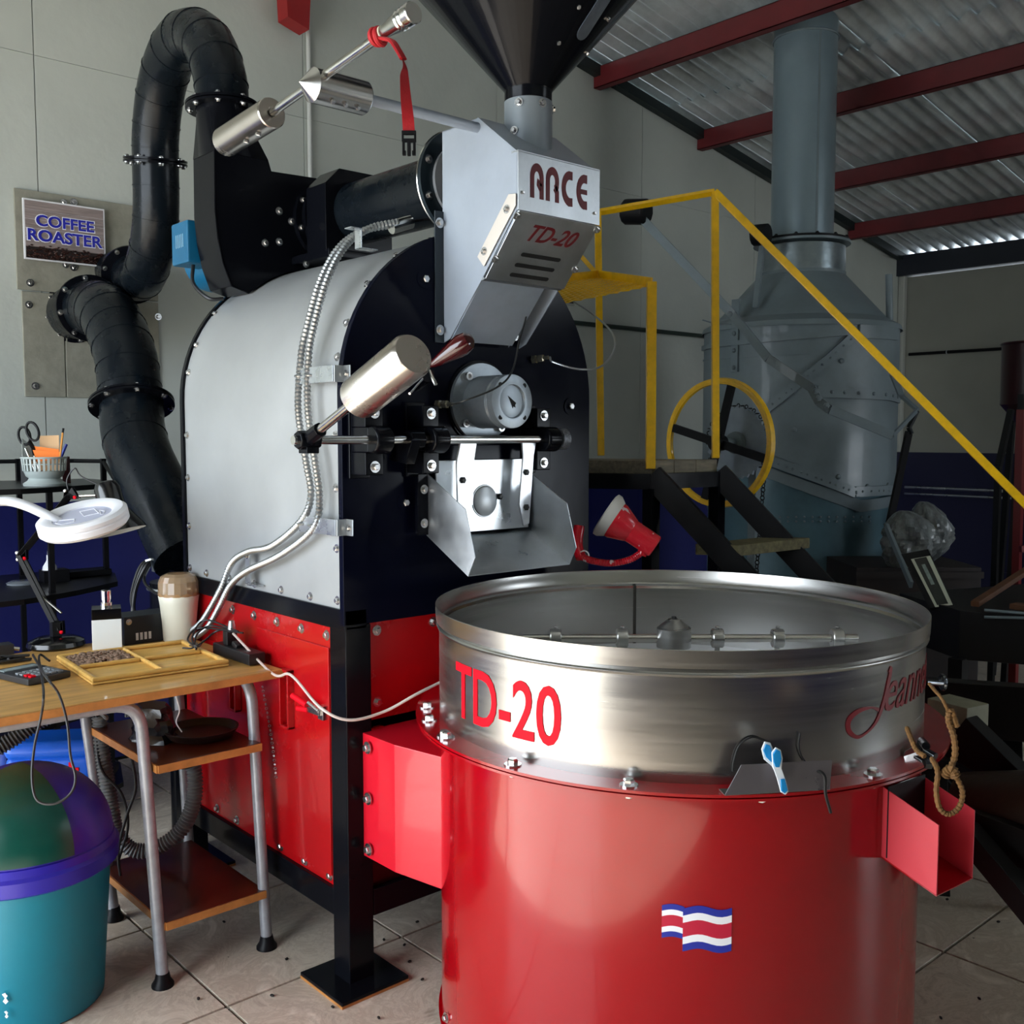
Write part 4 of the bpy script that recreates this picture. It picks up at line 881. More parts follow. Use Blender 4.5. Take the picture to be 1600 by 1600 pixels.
MB().lathe(hA+hd*.022, [(.056, 0), (.054, .022), (.036, .067), (.034, .069), (.033, .146), (.029, .150)], hd, 40).build('lamp_shade', redl, G)
MB().lathe(hA+hd*.01, [(.046, 0), (.046, .006)], hd, 32).build('lamp_glass', mat('frosted_glass', '#b9b9b4', .3), G)
gp = catmull([aD(1004, 862, gd-.01), aD(985, 874, gd-.02), aD(955, 880, gd-.01), aD(925, 876, gd+.02), aD(905, 868, gd+.05)], 12)
gm = MB(); ribbed(gm, gp, .0095, .006, .0012, 10); gm.build('gooseneck', redl, G); MB().cyl(aD(1008, 850, gd-.01), aD(1002, 868, gd-.01), .014).build('neck_joint', redl, G)
MB().tube(catmull([aD(908, 872, gd+.05), aD(902, 850, gd+.07), aD(905, 822, gd+.08)], 6), .016, 12).build('lamp_base_arm', redl, G)
MB().torus(aD(913, 868, gd+.04), .014, .002, (1, .5, 0), 18, 6).build('wire_tie', white, G)
MB().cyl(aD(904, 850, gd+.07), aD(904, 850, gd+.22), .012).build('lamp_post', black, G)

# ================================================================== TABLE AND WHAT STANDS ON IT
T = thing('work_table', (1.0, 2.8, 0), 'worn wooden table on grey bent tube legs with two shelves', 'table')
tz = .775
top = [oZ(tz, 447, 1040), oZ(tz, 300, 985), V(.60, 3.30, tz), V(.10, 3.30, tz), V(.10, 2.52, tz), V(.72, 2.56, tz)]
tp = [V(1.40, 2.515, tz), V(1.47, 2.60, tz), V(1.335, 3.24, tz), V(.15, 3.24, tz), V(.15, 2.505, tz)]
MB().prism([p-V(0, 0, .022) for p in [V(1.405, 2.53, tz), V(1.335, 2.53+.0, tz)] ] if False else [V(1.345, 2.425, tz-.022), V(1.345, 3.12, tz-.022), V(.15, 3.12, tz-.022), V(.15, 2.425, tz-.022)], (0, 0, .022)).build('tabletop', wood, T, bevel=.002)
lab(MB().box((.15, 2.420, tz-.021), (1.345, 2.425, tz-.002)).build('tabletop_edge', woodedge, T), 'raw wooden front edge')
tr = .0155
def leg(a, b, bend=None):
    pts = [Vector(a), Vector(b)]
    if bend: pts = [Vector(a), Vector(a).lerp(Vector(b), .5)] + [Vector(p) for p in bend]
    l_ = MB().tube(pts, tr, 14).build('leg', tube_g, T); MB().lathe(a-V(0, 0, a.z), [(.026, 0), (.026, .006), (.019, .022), (.016, .04)], n=20).build('foot_cap', blackm, l_)
    return l_
def bendp(a, corner, b, r=.06, n=8):
    a, c, b = Vector(a), Vector(corner), Vector(b); p0 = c+(a-c).normalized()*r; p1 = c+(b-c).normalized()*r
    return [a] + [p0*(1-t)**2+c*2*t*(1-t)+p1*t*t for t in [i/n for i in range(n+1)]] + [b]
fz = .735
leg_pts = [((1.012, 2.468, .02), (.985, 2.50, fz), (.20, 2.50, fz)), ((1.305, 2.468, .02), (1.300, 2.52, fz), (1.300, 3.16, fz))]
for a, c, b in leg_pts:
    l_ = MB().tube(bendp(a, c, b, .075), tr, 14).build('leg', tube_g, T); MB().lathe((a[0], a[1], 0), [(.028, 0), (.028, .006), (.020, .018), (.0165, .035)], n=20).build('foot_cap', blackm, l_)
for a, b in (((1.055, 2.91, .02), (.985, 2.93, fz)), ((1.33, 3.0, .02), (1.32, 3.05, fz)), ((.22, 2.50, .02), (.22, 2.50, fz)), ((.22, 3.16, .02), (.22, 3.16, fz))):
    leg(Vector(a), Vector(b))
for z, m_, nm in ((.575, wooddark, 'upper_shelf'), (.165, wooddark, 'lower_shelf')):
    x0_, x1_ = (1.0, 1.305) if z > .3 else (1.01, 1.31)
    s2 = MB().box((x0_+.012, 2.462, z-.022), (x1_-.008, 2.93, z)).build(nm, m_, T, bevel=.002)
    lab(MB().box((x0_+.012, 2.458, z-.021), (x1_-.008, 2.463, z-.001)).build('shelf_edge', woodedge, s2), 'raw wood edge')
    lab(MB().box((x0_+.008, 2.463, z-.021), (x0_+.012, 2.93, z-.001)).build('shelf_edge', woodedge, s2), 'raw wood edge')
# things on the upper shelf
t_ = thing('bowl', (1.20, 2.60, .575), 'dark brown round wooden bowl on the upper table shelf', 'bowl')
MB().lathe((1.20, 2.62, .575), [(.06, 0), (.085, .006), (.098, .022), (.10, .028), (.094, .028), (.08, .012), (.0, .010)], n=40, cap=False).build('bowl_body', mat('dark_wood', '#1c0c08', .4, var=.3), t_)
t_ = thing('plastic_bag', (1.08, 2.66, .575), 'dark folded plastic bag lying on the upper table shelf', 'bag')
random.seed(4); bgm = MB()
rs = []
for i in range(9):
    h_ = i/8; rs.append(bgm.ring([Vector((1.10+(.055*(1-h_*.4)+random.uniform(-.01, .01))*cos(2*pi*k/18), 2.70+(.09*(1-h_*.4)+random.uniform(-.012, .012))*sin(2*pi*k/18), .576+.09*h_)) for k in range(18)]))
for a, b in zip(rs, rs[1:]): bgm.bridge(a, b)
bgm.f.append(tuple(rs[-1])); bgm.build('bag_body', mat('black_glossy_film', '#17181a', .25, bump=.4, bscale=25), t_)
MB().tube(catmull([(1.135, 2.63, .70), (1.14, 2.62, .66), (1.13, 2.62, .63), (1.145, 2.62, .60)], 6), .0018, 6).build('bag_string', white, t_)
# tray with beans
def onT(a, b): return oZ(tz, a, b)
ty = thing('sample_tray', onT(220, 1040), 'bamboo sample tray with four compartments, roasted beans in one', 'tray')
tc4 = [oZ(tz, 142, 1076), oZ(tz, 346, 1040), oZ(tz, 293, 1008), oZ(tz, 95, 1033)]
o_, ux_, uy_ = tc4[3], (tc4[2]-tc4[3]), (tc4[0]-tc4[3])
uxl, uyl = .285, .155; ux_ = ux_.normalized(); uy_ = (uy_-ux_*uy_.dot(ux_)).normalized()
ctr = sum(tc4, V(0, 0, 0))/4; 
uxl = ((tc4[1]-tc4[0]).length+(tc4[2]-tc4[3]).length)/2; uyl = ((tc4[0]-tc4[3]).length+(tc4[1]-tc4[2]).length)/2
MT = Matrix.Translation(V(ctr.x, ctr.y, tz)) @ Matrix(((ux_.x, -ux_.y, 0, 0), (ux_.y, ux_.x, 0, 0), (0, 0, 1, 0), (0, 0, 0, 1)))
hx, hy = uxl/2, uyl/2
tb0 = MB().box((-hx, -hy, .001), (hx, hy, .008), MT).build('tray_base', tray_m, ty, bevel=.005)
def bar(x0_, y0_, x1_, y1_): MB().box((x0_, y0_, .008), (x1_, y1_, .020), MT).build('tray_rim', tray_m, ty, bevel=.005)
rw = .014
bar(-hx, -hy, hx, -hy+rw); bar(-hx, hy-rw, hx, hy); bar(-hx, -hy+rw, -hx+rw, hy-rw); bar(hx-rw, -hy+rw, hx, hy-rw); bar(-.005, -hy+rw, .005, hy-rw); bar(-hx+rw, -.005, -.005, .005); bar(.005, -.005, hx-rw, .005)
def bean(mb, p, yaw, s_=1.):
    M = Matrix.Translation(p) @ Matrix.Rotation(yaw, 4, 'Z') @ Matrix.Rotation(random.uniform(-.5, .5), 4, 'X'); rs = []
    for i, (x, r) in enumerate(((-.0055, .001), (-.004, .0032), (0, .0042), (.004, .0032), (.0055, .001))):
        rs.append(mb.ring([M @ Vector((x*s_, r*cos(2*pi*k/6)*s_, r*.75*sin(2*pi*k/6)*s_)) for k in range(6)]))
    for a, b in zip(rs, rs[1:]): mb.bridge(a, b)
bn = MB(); random.seed(3)
for i in range(620):
    x = random.uniform(-hx+rw+.004, -.012); y = random.uniform(.010, hy-rw-.004); h_ = .011+random.uniform(0, .010)*(1-abs((x+hx/2)/(hx/2))*.6)
    bean(bn, MT @ Vector((x, y, h_)), random.uniform(0, 6.28), 1.15)
tag(bn.build('coffee_beans', bean_m, None, angle=60), 'heap of roasted coffee beans in the tray compartment', 'coffee beans', kind='stuff')
bn = MB(); bean(bn, onT(222, 1001)+V(0, 0, .004), .6, 1.5); tag(bn.build('coffee_bean', bean_m), 'single dark bean lying on the table behind the tray', 'coffee bean')
# calculator
c_ = thing('calculator', onT(52, 1062), 'black desk calculator with grey display on the table corner', 'calculator')
cq = [onT(105, 1070), onT(62, 1036), onT(0, 1046), onT(28, 1087)]
cc_ = V(sum(p.x for p in cq)/4, sum(p.y for p in cq)/4, tz); e1 = (cq[0]-cq[3]).normalized(); ang = atan2(e1.y, e1.x)
MCc = Matrix.Translation(cc_) @ Matrix.Rotation(ang, 4, 'Z'); cl = ((cq[0]-cq[3]).length+(cq[1]-cq[2]).length)/2; cwid = ((cq[3]-cq[2]).length+(cq[0]-cq[1]).length)/2; 
cl, cwid = min(cl, .17), min(cwid, .17)
MB().box((-cl/2, -cwid/2, .001), (cl/2, cwid/2, .018), MCc).build('case', mat('charcoal_plastic', '#26282c', .35), c_, bevel=.003)
MB().box((-cl/2+.01, cwid/2-.045, .018), (cl/2-.012, cwid/2-.018, .0195), MCc).build('display', mat('lcd_grey', '#93a0a0', .15), c_)
for i in range(5):
    for j in range(4):
        x = -cl/2+.012+i*(cl-.024)/5; y = -cwid/2+.008+j*.019
        MB().box((x, y, .018), (x+(cl-.024)/5-.004, y+.013, .0225), MCc).build('key', letter_red if (i == 0 and j < 2) else mat('grey_key', '#83888d', .4), c_, bevel=.001)
# adapter block behind
c_ = thing('adapter', onT(12, 1018), 'black power adapter with silver tip at the left table edge', 'adapter')
q = onT(8, 1022); MB().box((q.x-.05, q.y-.02, tz), (q.x+.02, q.y+.03, tz+.03)).build('body', mat('charcoal_plastic', '#26282c', .35), c_, bevel=.003); MB().cyl(q+V(.02, -.01, .015), q+V(.035, -.015, .012), .006).build('tip', steelp, c_)
c_ = thing('tape_bundle', onT(10, 1040), 'dark crumpled wire bundle behind the calculator', 'wires')
q = onT(22, 1035); b2 = MB(); random.seed(9)
for i in range(4): b2.tube(catmull([q+V(random.uniform(-.07, .05), random.uniform(-.02, .03), .006+.004*i) for _ in range(5)], 6), .004, 7)
o = b2.build('wire', cordm, c_)
# spray bottle
c_ = thing('spray_bottle', onT(168, 1018), 'square white bottle with black shoulders and chrome pump cap', 'bottle')
q = onT(168, 1016); Mq = Matrix.Translation(V(q.x, q.y, tz)) @ Matrix.Rotation(-.35, 4, 'Z')
w_ = .040
MB().box((-w_, -w_, .0), (w_, w_, .097), Mq).build('body', mat('white_acrylic', '#f1f3ee', .25), c_, bevel=.002)
MB().box((-w_, -w_, .097), (w_, w_, .127), Mq).build('shoulder', mat('black_glass', '#0c0c0e', .15), c_, bevel=.001)
MB().lathe(Mq @ V(0, 0, .127), [(.016, 0), (.0165, .014), (.013, .016), (.013, .022), (.0145, .023), (.0145, .048), (.013, .050)], n=28).build('pump', mat('chrome', (.75, .75, .75, 1), .1, 1), c_)
# coffee grinder
c_ = thing('coffee_grinder', onT(284, 1000), 'cream electric coffee grinder with smoky amber lid', 'grinder')
q = onT(281, 1000)
MB().lathe((q.x, q.y, tz), [(.046, 0), (.048, .004), (.051, .06), (.057, .118), (.060, .138), (.058, .142)], n=40).build('body', cream, c_)
MB().lathe((q.x, q.y, tz+.142), [(.059, 0), (.0605, .006), (.059, .040), (.052, .056), (.036, .064), (.0, .066)], n=20, cap=False).build('lid', amber, c_, smooth=False, bevel=.001)
MB().lathe((q.x, q.y, tz+.139), [(.061, 0), (.061, .010)], n=12).build('lid_band', mat('amber_band', '#b08a60', .25), c_)
MB().lathe((q.x, q.y, tz+.143), [(.045, 0), (.045, .004), (.010, .006), (.004, .012)], n=30).build('blade_cup', steelp, c_)
# black control box
c_ = thing('control_box', onT(245, 985), 'small dark metal control box standing at the back of the table', 'control box')
q = oZ(tz, 222, 992); q2 = oZ(tz, 265, 996)
Mq = Matrix.Translation(V(1.205, 3.06, tz)); MB().box((-.06, -.05, .0), (.13, .05, .085), Mq).build('case', mat('charcoal_paint', '#2b3138', .4, .3), c_, bevel=.003)
bolt(c_, Mq @ V(-.045, -.05, .07), (0, -1, 0), .006)
for i in range(4): MB().box((-.025+.013*i, -.0505, .012), (-.017+.013*i, -.0495, .034), Mq).build('print_mark', white, c_)
# power strip with plugs
c_ = thing('power_strip', onT(395, 1015), 'black power strip with plugs and tangled leads near the roaster', 'power strip')
a, b = onT(372, 1004)+V(0, 0, .018), onT(414, 1038)+V(0, 0, .018)
a.x = min(a.x, 1.315); b.x = min(b.x, 1.315); a.y = min(a.y, b.y+.22); ps = MB().beam(a, b, .05, .032).build('strip_body', cordm, c_, bevel=.004)
dps = (b-a).normalized()
MB().beam(a+dps*.06+V(0, 0, .016), a+dps*.06+V(0, 0, .055), .032, .03).build('plug', cordm, c_, bevel=.004); MB().beam(a+dps*.11+V(0, 0, .016), a+dps*.115+V(0, 0, .03), .03, .03).build('plug', cordm, c_, bevel=.004)
MB().lathe(a+dps*.062+V(0, -.01, .055), [(.012, 0), (.012, .01), (.008, .03)], (0, 0, 1), 12).build('adapter_plug', galv, c_)
random.seed(12)
for i in range(4):
    o1 = V(0, .012*i, 0); MB().tube(catmull([a+dps*(.05+.03*i)+V(0, 0, .06), a+V(-.015-.008*i, .0+.015*i, .045+.008*((i*2) % 5)), a+V(-.055-.01*i, .01*i, .02+.008*((i*3) % 4)), a+V(-.085, -.012*i, .008+.01*(i % 2)), a+V(-.10+.03*i, .03+.02*i, .005)], 8), .0027, 7).build('lead', cordm, c_)
wl2 = thing('white_cable', a+dps*.1+V(0, 0, .03), 'thin white cable sagging from the power strip to the steel pan', 'cable')
MB().tube(catmull([a+dps*.08+V(0, 0, .05), V(1.31, 2.42, .77), oY(2.25, 455, 1055), oY(2.08, 500, 1105), oY(2.02, 545, 1125), oY(2.0, 600, 1112), oY(1.97, 650, 1085), oY(1.98, 688, 1066)], 10), .0035, 8).build('cable', mat('old_white_cable', '#c9b9b0', .5), wl2)
# architect lamp, black
A = thing('desk_lamp', onT(88, 1015), 'black spring-arm desk lamp on a round base, its shade behind the magnifier', 'lamp')
q = onT(88, 1010); q.z = tz
MB().lathe(q, [(.078, 0), (.082, .006), (.078, .018), (.055, .028), (.015, .030), (.0, .030)], n=40).build('base', mat('black_lamp_enamel', '#0b0b0d', .2, coat=.3), A)
MB().box((-.014, -.014, .03), (.014, .014, .075), Matrix.Translation(q)).build('base_bracket', blackm, A, bevel=.003)
LD = (q-CC).dot(FW)
def lp(a_, b_, d=0): return aD(a_, b_, LD+d)
el, sh_, s2_ = lp(32, 868), lp(108, 775, .10), lp(92, 985)
def two(p, q_, w_=.011, gap=.012, nm='lamp_arm'):
    n_ = V(-RT.y, RT.x, 0); m_ = MB(); m_.beam(p+n_*gap, q_+n_*gap, w_*.35, w_); m_.beam(p-n_*gap, q_-n_*gap, w_*.35, w_); m_.build(nm, blackm, A)
two(s2_, el, .014); two(el, sh_, .013)
sp_ = MB(); ribbed(sp_, [s2_+V(.01, 0, .05), s2_.lerp(el, .45)], .0045, .003, .001, 7); sp_.build('spring', steelp, A); sp_ = MB(); ribbed(sp_, [el+V(.012, 0, .02), el.lerp(sh_, .5)+V(.008, 0, 0)], .004, .003, .001, 7); sp_.build('spring', steelp, A)
def joint(p, poly):
    P_ = [p+RT*x+V(0, 0, z)-FW*.008 for x, z in poly]; j_ = MB().prism(P_, FW*.018).build('joint_plate', blackm, A, bevel=.001)
    for k_, (x, z) in enumerate(poly[:3]): 
        c0 = p+RT*x*.7+V(0, 0, z*.7); o = MB().lathe(c0-FW*.007, [(.0055, 0), (.0055, .004), (.003, .006)], -FW, 12).build('joint_screw', steelp if k_ else letter_red, j_)
joint(el+RT*.004, [(.016, -.012), (-.014, .012), (-.012, -.016), (.016, .018)]); joint(sh_, [(.030, -.006), (-.012, .022), (-.016, -.014), (.012, .024)]); joint(s2_+V(0, 0, .01), [(.016, -.02), (-.014, .016), (-.016, -.02), (.014, .02)])
hd1, hd2 = lp(166, 758, .06), lp(182, 818, .06)
dd_ = (hd2-hd1).normalized()
MB().lathe(hd1-dd_*.012, [(.012, 0), (.030, .004), (.038, .022), (.040, .09), (.042, .10)], dd_, 36).build('lamp_head', mat('black_lamp_enamel', '#0b0b0d', .2), A)
MB().lathe(hd1+dd_*.075, [(.040, 0), (.050, .012), (.078, .06), (.083, .072), (.081, .072), (.05, .02)], dd_, 40, cap=False).build('lamp_shade', mat('black_lamp_enamel', '#0b0b0d', .2), A)
MB().lathe(hd1+dd_*.077, [(.036, 0), (.047, .012), (.075, .06), (.080, .0705)], dd_, 40, cap=False).build('shade_lining', mat('shade_white', '#cfd3d3', .4), A)
MB().cyl(sh_+RT*.03, hd1+dd_*.03, .005).build('swivel_rod', steelp, A)
MB().tube(catmull([sh_+V(0, 0, .01), sh_+RT*-.005+V(0, 0, .05), sh_+RT*.02+V(0, 0, .085), sh_+RT*.04+V(0, 0, .06), hd1+V(0, 0, -.01)], 8), .0022, 7).build('lamp_cord', cordm, A)
MB().tube(catmull([s2_+V(-.01, 0, 0), s2_+RT*-.02+V(0, 0, -.03), q+V(-.05, 0, .03)], 8), .002, 7).build('lamp_cord', cordm, A)
# magnifier lamp, white
Mg = thing('magnifier_lamp', lp(60, 830, -.18), 'white ring magnifier lamp on a curved white arm reaching in from the left', 'lamp')
mc = aD(130, 812, LD-.18); mn = (V(0, 0, 1)*.90 - V(FW.x, FW.y, 0)*.27 - RT*.10).normalized()
mr = .0675*(LD-.18)/1600*1000/1.58
mr = 68*(LD-.18)/1600
prf = [(mr*.66, .014), (mr*.78, .022), (mr*.92, .022), (mr, .014), (mr, .004), (mr*.97, .002), (mr, -.002), (mr, -.016), (mr*.94, -.024), (mr*.66, -.024), (mr*.62, -.010)]
MB().lathe(mc, prf+[prf[0]], mn, 56, cap=False).build('ring_shade', white, Mg)
lens = MB().lathe(mc, [(.0, .010), (mr*.66, .010), (mr*.66, .002), (.0, .002)], mn, 48, cap=False).build('lens', mat('lens_cover', '#c6c8dc', .12), Mg)
mu, mv = frame_of(mn)
def lpt(x, y): 
    a = RT-mn*RT.dot(mn); a.normalize(); b = mn.cross(a); return mc+a*x*mr+b*y*mr+mn*.0105
for pl_ in ([(-.5, -.15), (-.12, -.15), (-.05, -.35), (-.3, -.45), (-.5, -.32)], [(-.2, .35), (.1, .45), (.35, .1), (.05, -.02)], [(.3, .3), (.45, .2), (.5, 0), (.42, .02)]):
    MB().tube([lpt(*p) for p in pl_]+[lpt(*pl_[0])], .0012, 6).build('lens_mark', white, lens)
ap = catmull([aD(-60, 800, LD-.22), aD(-20, 788, LD-.22), aD(10, 783, LD-.21), aD(40, 790, LD-.2), aD(75, 806, LD-.19), aD(95, 818, LD-.18)], 8)
MB().tube(ap, .016, 16, rf=lambda i: .013+.004*min(1, i/20), flat=(1.15, .8)).build('lamp_arm', white, Mg)
MB().tube(catmull([aD(-60, 800, LD-.22), aD(-110, 860, LD-.22), aD(-150, 1000, LD-.2), V(.30, 2.95, tz)], 8), .013, 12).build('lower_arm', white, Mg)
MB().lathe((.30, 2.95, tz), [(.05, 0), (.05, .03), (.03, .04)], n=24).build('clamp_base', white, Mg)
# cable loop hanging over the front edge
cb_ = thing('charging_cable', onT(60, 1042), 'black cable looped over the table edge in front of the bin lid', 'cable')
fd_ = 2.30
MB().tube(catmull([onT(78, 1050)+V(0, 0, .03), onT(62, 1048)+V(0, 0, .04), aD(68, 1080, fd_), aD(64, 1120, fd_), aD(54, 1165, fd_-.02), aD(50, 1215, fd_-.04), aD(58, 1250, fd_-.05), aD(85, 1256, fd_-.05), aD(110, 1240, fd_-.04), aD(118, 1215, fd_-.03), aD(110, 1180, fd_-.02), aD(105, 1130, fd_), aD(92, 1085, fd_), aD(70, 1055, fd_+.03), onT(52, 1040)+V(0, 0, .03)], 10), .003, 8).build('cable', cordm, cb_)

# ================================================================== BIN, FIRST AID CASE, HOSES
Bn_ = thing('waste_bin', (.60, 2.52, 0), 'teal swing-top waste bin with purple lid ring and green dome', 'waste bin')
wc = aD(38, 1300, 2.52); wc.z = 0; wc = Vector((wc.x, wc.y, 0)); wR = .212

MB().lathe(wc, [(.165, 0), (.172, .006), (.196, .34), (.203, .37), (.198, .37), (.165, .02), (0, .01)], n=72, cap=False).build('body', teal, Bn_)
MB().lathe(wc, [(.206, .345), (.216, .352), (.218, .385), (.210, .392), (.207, .41), (.200, .415), (.198, .39), (.202, .352)]+[(.206, .345)], n=72, cap=False).build('lid_ring', purple, Bn_)
# dome: purple shell with a green swing flap
def dome(ps, r, h, z0, t0_, t1_, nseg=36, nz=12):
    m_ = MB(); g_ = []
    for i in range(nz+1):
        ph = pi/2*i/nz*ps; g_.append([Vector((wc.x+r*cos(ph)*cos(t0_+(t1_-t0_)*k/nseg), wc.y+r*cos(ph)*sin(t0_+(t1_-t0_)*k/nseg), z0+h*sin(ph))) for k in range(nseg+1)])
    idx = [m_.ring(r_) for r_ in g_]
    for a, b in zip(idx, idx[1:]):
        for k in range(nseg): m_.f.append((a[k], a[k+1], b[k+1], b[k]))
    return m_
MB().lathe(wc, [(.204, .41)]+[(.204*cos(pi/2*i/14), .41+.185*sin(pi/2*i/14)) for i in range(15)], n=64, cap=False).build('dome', purple, Bn_)
fa = atan2(-wc.y, -wc.x)+.12
m_ = dome(.985, .2105, .185, .418, fa-1.25, fa+.40); m_.build('swing_flap', green, Bn_)
for (a, b, s_) in ((8, 1560, .012), (10, 1585, .008)):
    d = ray(a, b); r_ = .186; ox = -wc.x; oy = -wc.y; A_ = d.x**2+d.y**2; B2 = 2*(ox*d.x+oy*d.y); C2 = ox*ox+oy*oy-r_*r_; disc = B2*B2-4*A_*C2
    if disc > 0:
        p = CC+d*((-B2-sqrt(disc))/(2*A_)); n_ = V(p.x-wc.x, p.y-wc.y, 0).normalized(); u_ = V(-n_.y, n_.x, 0); zz = V(0, 0, 1)
        MB().prism([p+n_*.0+u_*x*s_+zz*z*s_ for x, z in ((-.5, .9), (.1, 1.1), (.5, .5), (.2, .1), (.6, -.6), (.1, -1.1), (-.4, -.5), (0, .1))], n_*.002).build('paint_mark', white, Bn_)
fa_c = thing('first_aid_case', (1.02, 3.05, .33), 'round-cornered blue first aid case with a red cross under the table', 'case')
fq = aD(88, 1150, 3.05); fq = Vector((fq.x, fq.y, 0))
MF = Matrix.Translation(V(fq.x, fq.y, .385)) @ Matrix.Rotation(-YAW*.8, 4, 'Z')
MB().box((-.125, -.08, 0), (.125, .08, .085), MF).build('case_base', bluecase, fa_c, bevel=.025, seg=4); MB().box((-.128, -.083, .07), (.128, .083, .125), MF).build('case_lid', bluecase, fa_c, bevel=.028, seg=4)
for (x0_, z0_, x1_, z1_) in ((-.022, .028, .022, .038), (-.005, .011, .005, .055)): MB().box((x0_+.06, -.0835, z0_+.01), (x1_+.06, -.0805, z1_+.01), MF).build('cross_mark', letter_red, fa_c)
fs = thing('low_stool', (fq.x, fq.y, 0), 'low black metal stool under the blue first aid case', 'stool')
MB().box((-.27, -.11, .365), (.15, .11, .385), MF @ Matrix.Translation(V(0, 0, -.385))).build('seat', blackm, fs)
for x in (-.25, .13):
    for y in (-.09, .09): MB().box((x-.01, y-.01, -.385), (x+.01, y+.01, -.02), MF).build('leg', blackm, fs)
wb_ = thing('white_jug', aD(12, 1165, 2.95), 'small white plastic jug behind the waste bin', 'jug')
q = MF @ V(-.195, 0, 0); MB().lathe((q.x, q.y, .385), [(.045, 0), (.05, .01), (.05, .08), (.02, .11), (.018, .13)], n=24).build('jug_body', white, wb_)
hose_m = mat('grey_hose', '#6f7274', .45, var=.1)
hz_ = thing('corrugated_hose', aD(300, 1200, 2.95), 'grey corrugated suction hose curling under the table', 'hose')
h1 = catmull([aD(-40, 1190, 2.75), aD(20, 1155, 2.80), aD(70, 1122, 2.84), aD(120, 1108, 2.88), aD(155, 1108, 2.90)], 10)
m_ = MB(); ribbed(m_, h1, .021, .010, .0028, 14); m_.build('hose_section', mat('dark_hose', '#3c3f41', .45), hz_)
h2 = catmull([V(1.30, 2.98, .52), V(1.335, 2.92, .44), aD(305, 1215, 2.98), aD(300, 1255, 2.98), aD(285, 1295, 2.98), aD(262, 1318, 2.98), aD(232, 1333, 2.96), aD(200, 1325, 2.95), aD(182, 1300, 2.93), aD(172, 1250, 2.92), aD(158, 1180, 2.91), aD(155, 1112, 2.90)], 12)
h2 = catmull([aD(292, 1150, 2.98), aD(300, 1185, 2.98), aD(305, 1225, 2.98), aD(300, 1262, 2.98), aD(284, 1295, 2.98), aD(258, 1318, 2.97), aD(225, 1330, 2.96), aD(198, 1322, 2.95), aD(180, 1295, 2.94), aD(170, 1240, 2.93), aD(160, 1180, 2.92), aD(155, 1118, 2.91)], 12)
m_ = MB(); ribbed(m_, h2, .021, .010, .0028, 14); m_.build('hose_section', hose_m, hz_)
MB().torus(aD(153, 1112, 2.88), .03, .006, (1, 0, 1), 20, 6).build('tape_band', mat('grey_tape', '#8d8f90', .5), hz_)
for i, pp in enumerate(([(196, 1140), (205, 1180), (212, 1230), (198, 1275), (185, 1330), (190, 1380)], [(150, 1130), (158, 1200), (190, 1240), (200, 1290), (185, 1345)], [(250, 1190), (290, 1200), (325, 1180), (335, 1150)], [(170, 1145), (200, 1180), (240, 1190), (252, 1192)])):
    c_ = thing('floor_cable', aD(*pp[0], 2.9), ['black cable looping down beside the middle table leg', 'thin black cable hanging along the corrugated hose', 'black lead hanging below the upper shelf', 'black lead running behind the front table leg'][i], 'cable')
    MB().tube(catmull([aD(a, b, 2.88+.02*i) for a, b in pp], 8), .004, 7).build('cable', cordm, c_)
# big cables beside the roaster back
c_ = thing('cable_bunch', aD(215, 950, 3.2), 'thick black cable bunch drooping from the duct clamp behind the table', 'cable')
for i in range(3): MB().tube(catmull([V(1.36, 3.30, .99), aD(228-4*i, 885, 3.36), aD(212-3*i, 920+6*i, 3.36), aD(206+3*i, 970, 3.36), aD(200+3*i, 1020, 3.37), aD(198+4*i, 1120, 3.38)], 8), .007, 8).build('cable', cordm, c_)
MB().tube(catmull([V(1.36, 3.30, .99), aD(225, 905, 3.3), aD(240, 925, 3.25), aD(258, 930, 3.2)], 8), .005, 8).build('cable', cordm, c_)
m_ = MB(); m_.beam(aD(228, 876, 3.3), aD(248, 870, 3.3), .012, .006); m_.box((1.34, 3.24, .955), (1.352, 3.27, 1.01)); m_.build('clamp_bracket', galv, c_)

# ================================================================== ETAGERE (black corner shelf) with its things
Sf = thing('corner_shelf', (1.0, 3.75, 0), 'black metal corner shelf with rounded shelves against the blue wall', 'shelf')
sc0 = aD(60, 760, 3.85); sc0 = Vector((.96, 4.02, 0))
zs = [1.225, .86, .42, .10]
fa_, fb_ = aD(-60, 760, 3.62), aD(190, 760, 3.82)
for z in zs:
    m_ = MB(); pts = [Vector((.45, 4.25, z)), Vector((1.48, 4.25, z)), Vector((1.50, 4.02, z))]
    for t in range(0, 11): 
        u = t/10; p = Vector((1.42-.97*u, 3.78-.22*sin(pi*u)*1.0, z)); pts.append(p)
    m_.prism(pts, (0, 0, -.018)); m_.build('shelf_board', mat('black_shelf', '#0a0a0b', .35), Sf, smooth=False)
for x, y in ((1.46, 4.0), (1.21, 4.2), (1.15, 3.66), (.48, 4.2)):
    MB().box((x-.009, y-.009, 0), (x+.009, y+.009, 1.31 if x > 1.2 else 1.225)).build('upright', blackm, Sf)
MB().tube([(.48, 4.2, 1.30), (1.21, 4.2, 1.30), (1.40, 4.14, 1.30), (1.46, 4.0, 1.30), (1.43, 3.78, 1.22)], .008, 8).build('guard_rail', blackm, Sf)
def onS(a, b, z=1.225): return oZ(z, a, b)
bk = thing('pencil_basket', V(1.07, 3.72, 1.225), 'pale grey slotted basket holding pens on the top corner shelf', 'basket')
bq_ = oY(3.74, 70, 755); bx_, by_ = bq_.x, 3.74
